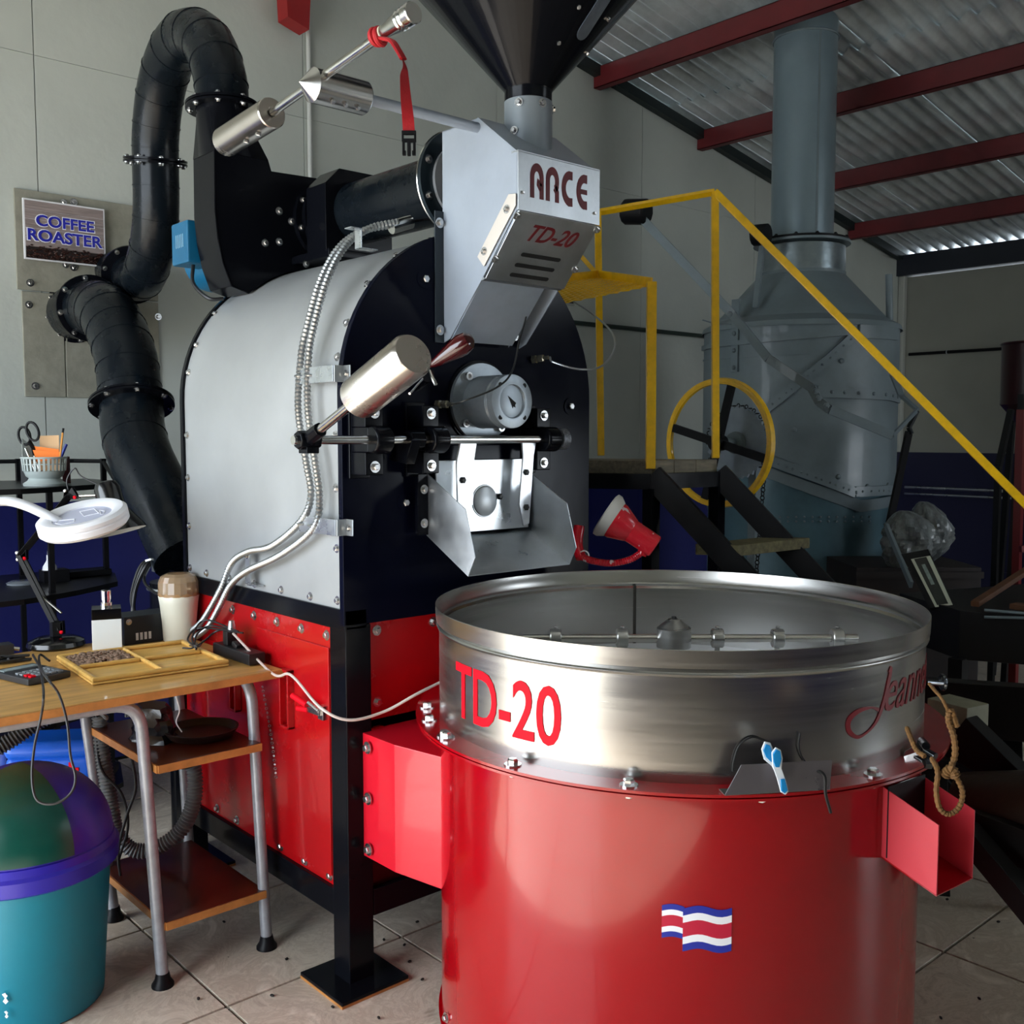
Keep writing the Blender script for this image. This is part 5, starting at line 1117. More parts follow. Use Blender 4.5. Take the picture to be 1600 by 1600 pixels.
MB().lathe((bx_, by_, 1.225), [(.068, 0), (.070, .008), (.055, .018), (.050, .026), (.060, .034), (.066, .05), (.069, .052)], n=36).build('basket_base', mat('pale_grey_plastic', '#b3bcb9', .4), bk)
bm_ = MB()
for i in range(30):
    a = 2*pi*i/30; u_ = V(cos(a), sin(a), 0); v_ = V(-sin(a), cos(a), 0); p0 = V(bx_, by_, 1.277)+u_*.068
    bm_.beam(p0, p0+V(0, 0, .045)+u_*.004, .0075, .003, u_)
bm_.torus((bx_, by_, 1.322), .072, .004, (0, 0, 1), 36, 6); bm_.torus((bx_, by_, 1.30), .069, .0022, (0, 0, 1), 36, 6)
o = bm_.build('basket_slats', mat('pale_grey_plastic', '#b3bcb9', .4), bk); o['kind'] = 'stuff'
MB().prism([V(bx_-.06, by_+.035, 1.32), V(bx_+.03, by_+.065, 1.32), V(bx_-.055, by_+.05, 1.39)], (0, .003, 0)).build('basket_back', mat('pale_grey_plastic', '#b3bcb9', .4), bk)
bd = (V(bx_, by_, 1.3)-CC).dot(FW)
def bp(a, b, d=0): return aD(a, b, bd+d)
s1 = thing('scissors', bp(55, 720), 'scissors with black handles standing in the grey basket', 'scissors')
for k_, (cx_, cy_, rx_, ry_, tl) in enumerate(((38, 681, 9, 14, .25), (51, 674, 9, 15, .35))):
    p_ = [bp(cx_+rx_*cos(t)*cos(tl)+ry_*sin(t)*sin(tl), cy_-rx_*cos(t)*sin(tl)+ry_*sin(t)*cos(tl), -.02*k_) for t in [2*pi*i/20 for i in range(21)]]
    MB().tube(p_, .0045, 8, cap=False).build('handle', blackm, s1)
MB().tube([bp(46, 690), bp(52, 700), bp(55, 712)], .010, 8, flat=(1, .6)).build('pivot', blackm, s1); MB().beam(bp(52, 705), bp(66, 745), .012, .002).build('blade', steelp, s1); MB().beam(bp(40, 700), bp(55, 735), .010, .002).build('blade', steelp, s1)
s1 = thing('note_card', bp(78, 690), 'tan paper card sticking up behind the orange notes', 'card'); MB().prism([bp(62, 681, .03), bp(92, 680, .03), bp(93, 735, .03), bp(62, 735, .03)], FW*.002).build('card', paper, s1)
s1 = thing('sticky_note', bp(70, 700), 'upper orange sticky note in the grey basket', 'note', 'orange notes in the basket'); MB().prism([bp(52, 697, .0), bp(92, 702), bp(92, 716), bp(53, 708)], FW*.0015).build('note', orange, s1)
s1 = thing('sticky_note', bp(70, 715), 'lower orange sticky note folded over the basket rim', 'note', 'orange notes in the basket'); MB().prism([bp(51, 703, -.01), bp(93, 706, -.01), bp(92, 716, -.01), bp(58, 722, -.01)], FW*.0015).build('note', orange, s1)
s1 = thing('pencil', bp(96, 700), 'yellow pencil with dark tip leaning in the basket', 'pencil'); MB().cyl(bp(93, 722, -.02), bp(98, 676, -.02), .0035, n=6).build('shaft', mat('pencil_yellow', '#d08a2a', .4), s1); MB().cyl(bp(98, 676, -.02), bp(99, 669, -.02), .0036).build('tip', blackm, s1)
s1 = thing('pen', bp(100, 698), 'blue pen leaning behind the yellow pencil', 'pen'); MB().cyl(bp(95, 715, .0), bp(104, 694, 0), .005).build('barrel', mat('pen_blue', '#1b2f8f', .3), s1)
s1 = thing('photo_stand', V(1.0, 3.8, 1.225), 'small dark framed card standing behind the grey basket', 'frame'); MB().prism([bp(31, 713, .09), bp(44, 712, .09), bp(44, 757, .09), bp(33, 757, .09)], FW*.006).build('frame', blackm, s1)
s1 = thing('red_box', V(1.1, 3.8, 1.225), 'narrow red and white box standing behind the basket', 'box'); MB().prism([bp(97, 714, .09), bp(105, 713, .09), bp(107, 755, .09), bp(98, 755, .09)], FW*.02).build('carton', mat('red_card', '#5a1420', .6), s1)
s1 = thing('light_bulb', oZ(.86, 78, 895), 'white light bulb standing on its glass on the middle shelf', 'bulb'); q = aD(78, 893, 3.78)
q.z = .86+.045; MB().box((q.x-.03, q.y-.03, .86), (q.x+.06, q.y+.03, .905)).build('bulb_box', blackm, s1)
MB().lathe(q, [(.026, 0), (.024, .012), (.012, .032), (.010, .038), (.010, .055)], n=24).build('bulb_body', white, s1); MB().cyl(q+V(0, 0, .05), q+V(0, 0, .07), .009).build('screw_cap', steelp, s1)
s1 = thing('dish_lid', V(.95, 3.75, .86), 'flat clear dish lid on the middle shelf', 'lid'); q = oZ(.862, 35, 912); MB().lathe((q.x, q.y, .861), [(.052, 0), (.054, .006), (.04, .012), (0, .012)], n=36).build('lid', mat('clear_grey_lid', '#7c8288', .15), s1)
s1 = thing('glass_jar', V(1.2, 3.8, .86), 'small glass jar lying by the dish lid on the middle shelf', 'jar'); q = oZ(.862, 98, 905); MB().lathe((q.x, q.y, .861), [(.02, 0), (.022, .004), (.022, .028), (.016, .034)], n=20).build('jar_body', galv, s1)
s1 = thing('black_tray', V(1.2, 3.9, .86), 'flat black tray at the back of the middle shelf', 'tray'); q = oZ(.862, 130, 900); MB().box((q.x-.06, q.y-.03, .861), (q.x+.10, q.y+.06, .885)).build('tray_body', blackm, s1, bevel=.004)

# ================================================================== WALL PLATE AND SIGN
Wp = thing('wall_plate', (1.55, 4.38, 1.6), 'old insulated cover sheet screwed to the wall around the duct openings', 'panel')
MB().box((1.285, 4.388, 1.98), (1.86, 4.399, 2.375)).build('upper_sheet', mould, Wp, bevel=.002)
MB().box((1.30, 4.388, 1.555), (1.46, 4.399, 1.975)).build('lower_sheet', mould, Wp, bevel=.004); MB().box((1.463, 4.388, 1.555), (1.86, 4.399, 1.975)).build('lower_sheet', mould, Wp, bevel=.004)
for (a, b) in ((115, 316), (115, 418), (47, 442), (45, 476), (247, 495), (55, 603)): bolt(Wp, oY(4.388, a, b), (0, -1, 0), .010)
Sg = thing('coffee_roaster_sign', oY(4.37, 95, 415), 'rectangular COFFEE ROASTER sign with wood planks and beans printed on it', 'sign')
sx0, sx1, sz0, sz1 = 1.308, 1.628, 2.098, 2.336
bd_ = MB().box((sx0, 4.362, sz0), (sx1, 4.372, sz1)).build('sign_board', mat('sign_white', '#d8d8dc', .35), Sg, bevel=.001)
pm = mat('printed_planks', '#8d7f7c', .4, var=.4, vscale=6, stretch=(1, 1, 14)); 
for k in range(5): MB().box((sx0+.006, 4.3610, sz0+.052+k*.036), (sx1-.006, 4.3625, sz0+.0872+k*.036)).build('printed_plank', pm, bd_)
MB().box((sx0+.006, 4.3610, sz0+.006), (sx1-.006, 4.3625, sz0+.052)).build('printed_ground', mat('printed_dark_beans', '#1d0f0b', .4), bd_)
b3 = MB(); random.seed(5)
for i in range(170): bean(b3, V(random.uniform(sx0+.012, sx1-.012), 4.3605, sz0+.009+random.random()*(.045+.008*sin(i))), random.uniform(0, 3), 1.1)
o = b3.build('printed_beans', mat('bean_brown', '#35170f', .35, var=.6, vscale=90), bd_); o['kind'] = 'stuff'
sb = mat('sign_blue', '#1b1f9a', .4); sw_ = mat('sign_letter_outline', '#e8e8f0', .4)
for txt, x0_, x1_, z0_, z1_ in (('COFFEE', .047, .275, .135, .180), ('ROASTER', .014, .308, .075, .122)):
    put_text(txt, flatfn((sx0+x0_-.004, 4.3600, sz0+z0_-.003), (x1_-x0_+.008, 0, 0), (0, 0, z1_-z0_+.006)), sw_, bd_, bold=.055, t=.0006)
    put_text(txt, flatfn((sx0+x0_, 4.3592, sz0+z0_), (x1_-x0_, 0, 0), (0, 0, z1_-z0_)), sb, bd_, bold=.03, t=.0006)
for (a, b) in ((sx0+.16, sz1+.006), (sx0+.16, sz0-.006)): bolt(Sg, (a, 4.372, b), (0, -1, 0), .009)
random.seed(8)

db = MB(); random.seed(21)
for (a, b) in ((600, 1468), (632, 1476), (592, 1590), (520, 1573), (652, 1440), (640, 1502), (448, 1498), (350, 1440), (310, 1560), (230, 1395), (425, 1555), (660, 1530), (1480, 1405), (1560, 1440), (1530, 1560), (1470, 1590)):
    bean(db, oZ(.005, a, b), random.uniform(0, 6), 1.0)
tag(db.build('floor_debris', mat('dark_chaff', '#140d08', .8), None), 'scattered dark beans and chaff on the floor tiles', 'debris', kind='stuff')

# ================================================================== GREY KILN WITH CHIMNEY
KC = aD(1248, 600, 5.6); KC = Vector((KC.x, KC.y, 0)); KR = .513
def kz(h): return 1.4+(h-1.4)*1.087
KS = 1.087
Q = thing('old_kiln', KC, 'tall old grey-painted riveted kiln with conical top behind the yellow handrail', 'kiln')
def kpt(t, z, r=KR): return Vector((KC.x+r*cos(t), KC.y+r*sin(t), z))
def onk(px_, py_, r=KR):
    d = ray(px_, py_); ox, oy = -KC.x, -KC.y; a = d.x*d.x+d.y*d.y; b = 2*(ox*d.x+oy*d.y); c = ox*ox+oy*oy-r*r
    t = (-b-sqrt(max(0, b*b-4*a*c)))/(2*a); p = CC+d*t; return atan2(p.y-KC.y, p.x-KC.x), p.z
# upper shell whose lower edge steps down to the right (as wrapped by the riveted seam)
edge = [(1096, 745), (1140, 720), (1200, 724), (1270, 750), (1345, 777), (1392, 770)]
ek = sorted([onk(a, b) for a, b in edge])
# onk angles wrap: use a relative angle from the direction toward the camera
tc0 = atan2(-KC.y, -KC.x)
def rel(t): 
    d = t-tc0
    while d > pi: d -= 2*pi
    while d < -pi: d += 2*pi
    return d
ek = sorted([(rel(t), z) for t, z in (onk(a, b) for a, b in edge)])
def ez(t):
    r_ = rel(t)
    if r_ <= ek[0][0]: return ek[0][1]
    if r_ >= ek[-1][0]: return ek[-1][1]
    for (a, b), (c, d) in zip(ek, ek[1:]):
        if a <= r_ <= c: return b+(d-b)*(r_-a)/max(1e-6, c-a)
sh_m = MB(); n = 72; rows = []
for k, f_ in enumerate((0, .25, .5, .75, 1)):
    rows.append(sh_m.ring([kpt(2*pi*i/n, ez(2*pi*i/n)*(1-f_)+kz(1.93)*f_, KR) for i in range(n)]))
for a, b in zip(rows, rows[1:]): sh_m.bridge(a, b)
sh_m.build('upper_shell', greyk, Q)
MB().lathe(KC, [(KR-.033, 0), (KR-.033, .98), (KR-.022, 1.03), (KR-.005, 1.29)], n=72, cap=False).build('lower_shell', mat('blue_grey_paint', '#4d6a74', .35, .15, var=.25, vscale=4, bump=.3, bscale=9), Q)
fl_m = MB(); ra_ = fl_m.ring([kpt(2*pi*i/n, ez(2*pi*i/n)-.015, KR+.004) for i in range(n)]); rb_ = fl_m.ring([kpt(2*pi*i/n, ez(2*pi*i/n)-.075, KR-.01) for i in range(n)]); fl_m.bridge(ra_, rb_); rc_ = fl_m.ring([kpt(2*pi*i/n, ez(2*pi*i/n)-.080, KR-.04) for i in range(n)]); fl_m.bridge(rb_, rc_); fl_m.build('skirt', greyk, Q)
cone_r = KR*.97
Cc = KC - V(RT.x, RT.y, 0)*.045
MB().lathe(KC, [(KR+.013, kz(1.905)), (KR+.005, kz(1.93)), (KR-.065, kz(1.965))], n=64, cap=False).build('shoulder', greyk, Q)
MB().lathe(V(KC.x, KC.y, 0), [(KR-.043, kz(1.945)), (.234, kz(2.185)), (.234, kz(2.20))], n=64, cap=False).build('cone', greyk, Q)
MB().lathe(KC, [(.232, kz(2.18)), (.228, kz(2.325)), (.217, kz(2.33))], n=56, cap=False).build('collar', mat('crumpled_foil_paint', '#8b979b', .28, .6, var=.3, vscale=6, bump=.8, bscale=8), Q)
MB().lathe(KC, [(.163, kz(2.338)), (.255, kz(2.338)), (.255, kz(2.350)), (.163, kz(2.350))], n=56, cap=False).build('stack_flange', greyk, Q)
MB().lathe(KC, [(.163, kz(2.352)), (.248, kz(2.354)), (.248, kz(2.362)), (.163, kz(2.362))], n=56, cap=False).build('stack_gasket', blackm, Q)
MB().lathe(KC, [(.165, kz(2.30)), (.165, 3.62), (.161, 3.62)], n=64, cap=False).build('chimney', mat('chimney_grey', '#7a8b93', .3, .25, var=.14, vscale=2.5, bump=.2, bscale=6, coat=.15), Q)
MB().box((-.002, -.006, 2.46), (.002, .006, 3.5), Matrix.Translation(V(*(kpt(tc0+.45, 0, .1645)))) @ Matrix.Rotation(tc0+.45, 4, 'Z')).build('stack_seam', greyk, Q)
for k in range(14):
    a = 2*pi*k/14; bolt(Q, kpt(a, kz(2.362), .241), (0, 0, 1), .008, m=blackm)
MB().torus(kpt(0, 0, 0)+V(0, 0, 3.50), .169, .006, (0, 0, 1), 48, 6).build('stack_ring', greyk, Q)
# right-hand rim band, bands and straps (curved strips on the shell)
def band(pts, h, nm='band', th=.016, r=KR+.001, m=greyk, steps=16):
    """strip following pixels pts (px, py) on the shell"""
    P_ = [onk(a, b, r) for a, b in pts]; P_ = [(rel(t), z) for t, z in P_]; m_ = MB(); cells = []
    for (a, b), (c, d) in zip(P_, P_[1:]):
        for i in range(steps): f_ = i/steps; cells.append((a+(c-a)*f_, b+(d-b)*f_))
    cells.append(P_[-1]); rs = []
    for i, (t, z) in enumerate(cells):
        a, b = cells[max(0, i-1)], cells[min(len(cells)-1, i+1)]; dx, dz = (b[0]-a[0])*r, b[1]-a[1]; L2_ = sqrt(dx*dx+dz*dz) or 1; nx, nz = -dz/L2_*h/2, dx/L2_*h/2
        q = []
        for s1_, o_ in ((-1, 0), (1, 0), (1, th), (-1, th)): q.append(kpt(tc0+t+s1_*nx/r, z+s1_*nz, r+o_))
        rs.append(m_.ring(q))
    for a, b in zip(rs, rs[1:]): m_.bridge(a, b)
    m_.f.append(tuple(rs[0])); m_.f.append(tuple(rs[-1])); o = m_.build(nm, m, Q); return o, cells
_rv = MB().lathe((0, 0, 0), [(1, 0), (.9, .45), (.5, .8), (.0, .9)], n=10, cap=False).build('rivet', greyk, mesh_only=True, loc=(0, 0, 0))
def rivet(par, t, z, r, s_=.008):
    o = bpy.data.objects.new('rivet', _rv); COL.objects.link(o); o.parent = par; o.location = kpt(t, z, r)-Vector(par['_o']); o.scale = (s_,)*3
    o.rotation_euler = Vector((cos(t), sin(t), 0)).to_track_quat('Z', 'Y').to_euler()
def rivets(b_, cells, n_, r=KR+.017, s_=.0095, two=0):
    for k in range(n_):
        t, z = cells[int((len(cells)-1)*k/(n_-1))]; rivet(b_, tc0+t, z, r, s_)
        if two: rivet(b_, tc0+t+.01, z+two, r, s_)
b_, c_ = band([(1278, 612), (1330, 614), (1385, 617), (1402, 622)], .055); rivets(b_, c_, 9)
b_, c_ = band([(1335, 522), (1290, 565), (1240, 605), (1198, 640)], .045); rivets(b_, c_, 14, s_=.006)
b_, c_ = band([(1200, 718), (1270, 744), (1335, 770)], .05); rivets(b_, c_, 14, s_=.006)
b_, c_ = band([(1335, 768), (1392, 765)], .05); rivets(b_, c_, 7, s_=.006)
b_, c_ = band([(1100, 545), (1160, 535), (1240, 527), (1325, 520)], .025, 'weld_lip', .014)
b_, c_ = band([(1098, 564), (1170, 557), (1265, 552)], .008, 'seam', .004)
b_, c_ = band([(1342, 518), (1400, 522)], .065, 'rim_band', .012)
for a, b in ((1241, 672), (1315, 564), (1243, 728), (1310, 745), (1355, 760), (1387, 758), (1240, 612), (1198, 650)): t, z = onk(a, b); rivet(Q, t, z, KR, .014)
for row in (808, 815):
    for px_ in range(1205, 1372, 13): t, z = onk(px_, row, KR-.02); rivet(Q, t, z, KR-.028, .006)
br = MB(); t, z = onk(1150, 530, KR); p = kpt(t, 0, KR+.01); d_ = V(cos(t), sin(t), 0); s2_ = V(-sin(t), cos(t), 0)
MB().beam(kpt(t, kz(1.70), KR+.006), kpt(t, kz(2.04), KR+.006), .045, .012, d_).build('bracket_bar', greyk, Q)
for zz in (kz(1.72), kz(1.80), kz(1.88)): rivet(Q, t, zz, KR+.014, .012)
MB().cyl(kpt(tc0+1.35, kz(1.95), KR-.05), kpt(tc0+1.35, kz(2.17), KR-.06), .018).build('vent_pipe', greyk, Q)
# hinge link at the right and black strap
hz = []
lk = MB()
for (a, b, c, d) in ((1395, 585, 1408, 618), (1408, 618, 1433, 640)): lk.beam(aD(a, b, 5.0), aD(c, d, 4.92), .03, .012)
lk.build('hinge_link', greyk, Q)
lk = MB()
for (a, b, c, d) in ((1433, 642, 1420, 668), (1420, 668, 1424, 678)): lk.cyl(aD(a, b, 4.9), aD(c, d, 4.9), .012)
lk.build('shackle', mat('dark_iron', '#1c1e20', .5, .6), Q)
lab(MB().beam(aD(1420, 676, 4.9), aD(1383, 850, 4.85), .055, .012).build('pull_strap', blackm, Q), 'black pull strap')
# counterweighted lever
Lv = thing('kiln_lever', aD(1150, 500, 4.62), 'bent grey flat-bar lever with black counterweight across the kiln', 'lever')
LD2 = [(995, 333, 4.95), (1145, 492, 4.75), (1200, 560, 4.62), (1268, 606, 4.50), (1280, 628, 4.48), (1297, 640, 4.46), (1395, 680, 4.48), (1432, 642, 4.85)]
for i, ((a, b, c), (d, e, f_)) in enumerate(zip(LD2, LD2[1:])): MB().beam(aD(a, b, c), aD(d, e, f_), .010 if i < 6 else .01, .040 if i < 6 else .02).build('lever_bar', greyk, Lv)
for (a, b, c) in ((1140, 491, 4.7), (1274, 611, 4.44), (1279, 622, 4.43), (1291, 634, 4.42)): MB().lathe(aD(a, b, c), [(.014, 0), (.014, .008), (.006, .014)], -FW, 6).build('lever_bolt', greyk, Lv)
wm = MB(); p0 = aD(976, 331, 5.0); p1 = aD(1016, 331, 4.92); wm.lathe(p0, [(.055, 0), (.062, .01), (.062, .12), (.052, .128)], p1-p0, 12); lab(wm.build('counterweight', blackm, Lv, bevel=.004), 'black counterweight')
Lv2 = thing('kiln_weight', aD(1190, 368, 5.2), 'second black counterweight half hidden behind the chimney base', 'weight')
MB().cyl(aD(1178, 368, 5.3), aD(1200, 366, 5.25), .055, n=12).build('weight_body', blackm, Lv2, bevel=.004); MB().beam(aD(1192, 372, 5.28), kpt(tc0-.5, kz(2.0), KR-.05), .012, .03).build('weight_bar', greyk, Lv2)
MB().tube(catmull([aD(1098, 500, 5.0), aD(1120, 506, 4.95), aD(1142, 507, 4.9)], 6), .004, 6).build('wire_stub', greyk, Q)
# hand wheel with sprocket and chain
wc_ = aD(1122, 692, 4.5); WR = .27
Hw = thing('hand_wheel', wc_, 'large yellow-rimmed hand wheel with black spokes beside the kiln', 'wheel')
MB().torus(wc_, WR, .014, (1, 0, 0), 72, 10).build('rim', yellow, Hw)
MB().lathe(wc_-V(.012, 0, 0), [(WR-.012, 0), (WR+.012, 0), (WR+.016, .024), (WR-.008, .024)]+[(WR-.012, 0)], (1, 0, 0), 72, cap=False).build('rim', yellow, Hw)
for a in (15, 105, 195, 285):
    d_ = V(0, cos(radians(a)), sin(radians(a))); MB().beam(wc_+d_*.02, wc_+d_*(WR-.008), .036, .016, (1, 0, 0)).build('spoke', blackm, Hw)
MB().cyl(wc_-V(.03, 0, 0), wc_+V(.03, 0, 0), .035, n=20).build('hub', blackm, Hw)
sp_c = wc_+V(.14, 0, 0)
MB().cyl(wc_, V(4.0, wc_.y, wc_.z), .02).build('axle', greyk, Hw)
sg = MB(); nt_ = 34; pf = []
for i in range(nt_*2): 
    a = 2*pi*i/(nt_*2); r_ = .165 if i % 2 else .153; pf.append(sp_c+V(-.006, r_*cos(a), r_*sin(a)))
sg.prism(pf, (.012, 0, 0)); sp_o = sg.build('sprocket', mat('sprocket_grey', '#8794a0', .4, .1, var=.2), Hw)
MB().lathe(sp_c+V(-.03, 0, 0), [(.045, 0), (.05, .01), (.05, .024)], (1, 0, 0), 24).build('sprocket_hub', greyk, sp_o)
cn = MB(); chain = []
for i in range(30): a = radians(-40+220*i/29); chain.append(sp_c+V(0, -.166*cos(a), .166*sin(a)))
for i, p in enumerate(chain): cn.torus(p, .008, .0026, (1, 0, 0) if i % 2 else (0, 0, 1), 8, 4)
for s_ in (-1, 1):
    for i in range(38): cn.torus(sp_c+V(0, s_*.15, -.08-.018*i)+V(.0, -s_*.05*(i/38), 0), .010, .003, (1, 0, 0) if i % 2 else (0, 1, 0), 8, 4)
o = cn.build('chain', mat('dark_iron', '#1c1e20', .5, .6), Hw); o['kind'] = 'stuff'; o['label'] = 'dark drive chain over the sprocket'
MB().beam(V(3.96, wc_.y, .0), V(3.96, wc_.y, wc_.z-.01), .04, .04).build('stand', greyk, Hw)

# ================================================================== PLATFORM, STAIRS, HANDRAIL
Pf = thing('service_stairs', (2.7, 2.3, 0), 'small raised platform of weathered planks with black steel stairs and yellow handrail', 'stairs')
PZ = 1.318
def flat(px_, py_, z=PZ): return oZ(z, px_, py_)
Bc, Cc_ = flat(1018, 735), flat(1121, 717); Ad = flat(936, 711.5)
Bc = aD(1018, 732, 3.3); Bc.z = PZ; Cc_ = aD(1121, 716, 3.5); Cc_.z = PZ; Ad = aD(938, 713, 3.62); Ad.z = PZ
e_ = (Cc_-Bc); perp = V(-e_.y, e_.x, 0).normalized(); wlen = e_.length; en = e_.normalized()
rr_ = perp if perp.dot(FW) > 0 else -perp
lft = (Ad-Cc_).normalized()
P0, P1 = Bc, Cc_; ld = (lft*.75)
for k in range(3):
    a = P0.lerp(P1, k/3+.005); b = P0.lerp(P1, (k+1)/3-.005); MB().prism([a, b, b+ld*(1), a+ld*(1)], (0, 0, -.042)).build('plank', plank_m, Pf, bevel=.002)
fz_ = V(0, 0, -.042)
for a, b in ((P0, P1), (P0+ld, P1+ld), (P0, P0+ld), (P1, P1+ld)): MB().beam(a+fz_-V(0, 0, .025), b+fz_-V(0, 0, .025), .04, .05).build('platform_frame', black, Pf)
for p in (P0, P1, P0+ld, P1+ld): MB().box((p.x-.02, p.y-.02, 0), (p.x+.02, p.y+.02, PZ-.09)).build('platform_leg', black, Pf)
# yellow posts and rails
def ypost(a, b, w, nm='handrail_post'): return MB().beam(a, b, w, w, (RT.x, RT.y, 0)).build(nm, yellow, Pf, bevel=.002)
Atop = aD(934, 332, 3.62); Ctop = aD(1117, 300, 3.5); Btop = aD(1018, 441, 3.3); Ash = aD(935, 429, 3.62)
Cb = aD(1118, 716, 3.5); Ab = aD(939, 712, 3.62); Bb = aD(1016, 733, 3.3)
ypost(Ab, Atop, .024); ypost(Cb, Ctop, .024); ypost(Bb-V(0, 0, .0), Btop, .031)
MB().tube([Atop, Ctop], .0125, 4).build('top_rail', yellow, Pf)
# stair direction
sd = (RT*.945 - V(FW.x, FW.y, 0).normalized()*.327).normalized()
RS = 1.005
Rend = Ctop+sd*1.30+V(0, 0, -1.30*RS*1.05)
MB().beam(Ctop, Rend, .026, .026).build('handrail', yellow, Pf, bevel=.003)
MB().beam(Rend, Rend-V(0, 0, Rend.z), .026, .026).build('handrail_post', yellow, Pf)
MB().tube([aD(934, 430, 3.62), aD(890, 380, 3.9)], .011, 4).build('diagonal_brace', yellow, Pf)
run = PZ/1.06
for p in (P0+V(0, 0, -.045), P1+V(0, 0, -.045)):
    MB().beam(p, p+sd*run*.97+V(0, 0, -(PZ-.045)), .035, .075).build('stair_stringer', blackm, Pf, bevel=.002)
for k in range(1, 5):
    z = PZ-.262*k
    if z < .15: break
    q = sd*((PZ-z)/1.06-.09); a = P0+q; b = P1+q; a.z = b.z = z
    MB().prism([a-en*.02, b+en*.03, b+en*.03+sd*.135, a-en*.02+sd*.135], (0, 0, -.035)).build('tread', mat('mossy_plank', '#6a6444', .75, var=.45, vscale=9, stretch=(7, 1, 7), bump=.3), Pf, bevel=.002)
# yellow mesh shelf
Sh = [Ash, Btop, aD(868, 470, 3.02), aD(840, 440, 3.30)]
for a, b in ((Sh[0], Sh[1]), (Sh[3], Sh[0])): MB().beam(a, b, .006, .030).build('shelf_rim', yellow, Pf)
g_ = MB()
def bil(u, v): return Sh[0]*(1-u)*(1-v)+Sh[1]*u*(1-v)+Sh[2]*u*v+Sh[3]*(1-u)*v-V(0, 0, .012)
for i in range(-8, 15):
    pts = [bil(min(1, max(0, (i+t)/12*1.0+0)), t/8) for t in range(0, 9) if 0 <= (i+t)/12 <= 1]
    if len(pts) > 1: g_.tube(pts, .0022, 4)
    pts = [bil((i+8-t)/12, t/8) for t in range(0, 9) if 0 <= (i+8-t)/12 <= 1]
    if len(pts) > 1: g_.tube(pts, .0022, 4)
o = g_.build('expanded_mesh', yellow, Pf); o['kind'] = 'stuff'
# small framed picture on the wall behind the mesh shelf
fr_ = thing('wall_frame', oY(4.38, 885, 440), 'small dark picture with pale border on the wall behind the yellow mesh shelf', 'frame')
f0_, f1_ = oY(4.385, 858, 418), oY(4.385, 898, 478)
MB().box((f0_.x, 4.385, f1_.z), (f1_.x, 4.397, f0_.z)).build('frame_border', mat('pale_grey_strip', '#a5a79f', .6), fr_); MB().box((f0_.x+.012, 4.383, f1_.z+.012), (f1_.x-.012, 4.386, f0_.z-.012)).build('picture', mat('brown_print', '#2a1c15', .5, var=.5, vscale=12), fr_)

# ================================================================== RIGHT-HAND BACKGROUND
darkb = mat('near_black_steel', (.003, .003, .003, 1), .5, spec=.3)
Rm = thing('red_machine', aD(1620, 700, 5.6), 'dark red hopper machine on black legs by the right wall, cut by the frame', 'machine')
q = aD(1618, 560, 5.6)
MB().lathe((q.x, q.y, 0), [(.03, q.z-.42), (.17, q.z-.25), (.17, q.z+.08), (.165, q.z+.085)], n=28).build('hopper', mat('dark_maroon', '#2c0507', .35, var=.3), Rm)
MB().torus((q.x, q.y, q.z+.08), .17, .008, (0, 0, 1), 28, 6).build('hopper_rim', mat('dark_maroon', '#2c0507', .35, var=.3), Rm)
for a_k in (60, 180, 300):
    MB().beam((q.x+.16*cos(radians(a_k)), q.y+.16*sin(radians(a_k)), q.z-.2), (q.x+.26*cos(radians(a_k)), q.y+.26*sin(radians(a_k)), 0), .03, .03).build('leg', darkb, Rm)
MB().beam(aD(1580, 640, 5.5), aD(1560, 730, 5.5), .03, .03).build('brace', darkb, Rm); MB().beam(aD(1560, 730, 5.5), V(aD(1560, 730, 5.5).x, aD(1560, 730, 5.5).y, 0), .03, .03).build('leg', darkb, Rm)
q = aD(1597, 700, 5.0); MB().beam(aD(1596, 640, 5.0), V(q.x, q.y, 0), .035, .035).build('post', mat('deep_red_paint', '#5e070b', .4), Rm); MB().beam(aD(1594, 858, 5.0), aD(1650, 852, 5.0), .03, .03).build('cross_bar', mat('deep_red_paint', '#5e070b', .4), Rm)
# crumpled plastic bags
for i, (a, b, D_, w_, h_, lb, hs_) in enumerate(((1410, 842, 4.75, .12, .13, 'crumpled clear plastic sack slumped beside the kiln, left one', 3), (1440, 832, 5.0, .10, .15, 'crumpled clear plastic sack slumped beside the kiln, right one', 5))):
    t_ = thing('plastic_sack', aD(a, b, D_), lb, 'sack'); c0 = aD(a, b, D_); random.seed(hs_); m_ = MB(); rs = []
    for j in range(25):
        v = j/24; zz = c0.z-h_+2*h_*v; w2 = w_*(sin(pi*(.08+.9*v))**.6)
        rs.append(m_.ring([Vector((c0.x, c0.y, zz))+V(cos(2*pi*k/48), sin(2*pi*k/48), 0)*(w2*(1+.08*sin(7*2*pi*k/48+j*.35)+.07*abs(sin(11*pi*k/48-j*.5))+.05*random.uniform(-1, 1)))+RT*.04*sin(v*3) for k in range(48)]))
    for x, y in zip(rs, rs[1:]): m_.bridge(x, y)
    m_.f.append(tuple(reversed(rs[0]))); m_.f.append(tuple(rs[-1])); m_.build('sack_body', bag_m, t_, angle=25)
cr_ = thing('crate', V(*aD(1420, 930, 4.8)), 'dark rusty crate under the plastic sacks', 'crate'); c0 = aD(1425, 930, 4.95)
Mx = Matrix.Translation(V(c0.x, c0.y, 0)) @ Matrix.Rotation(-YAW, 4, 'Z'); MB().box((-.34, -.20, 0), (.24, .25, .79), Mx).build('crate_box', mat('dark_rust', '#180a07', .7, var=.5, vscale=8), cr_, bevel=.004)
for z in (.74, .56, .38): MB().box((-.345, -.215, z), (.245, -.2, z+.03), Mx).build('slat', mat('dark_rust', '#2a0e09', .7, var=.5, vscale=8), cr_)
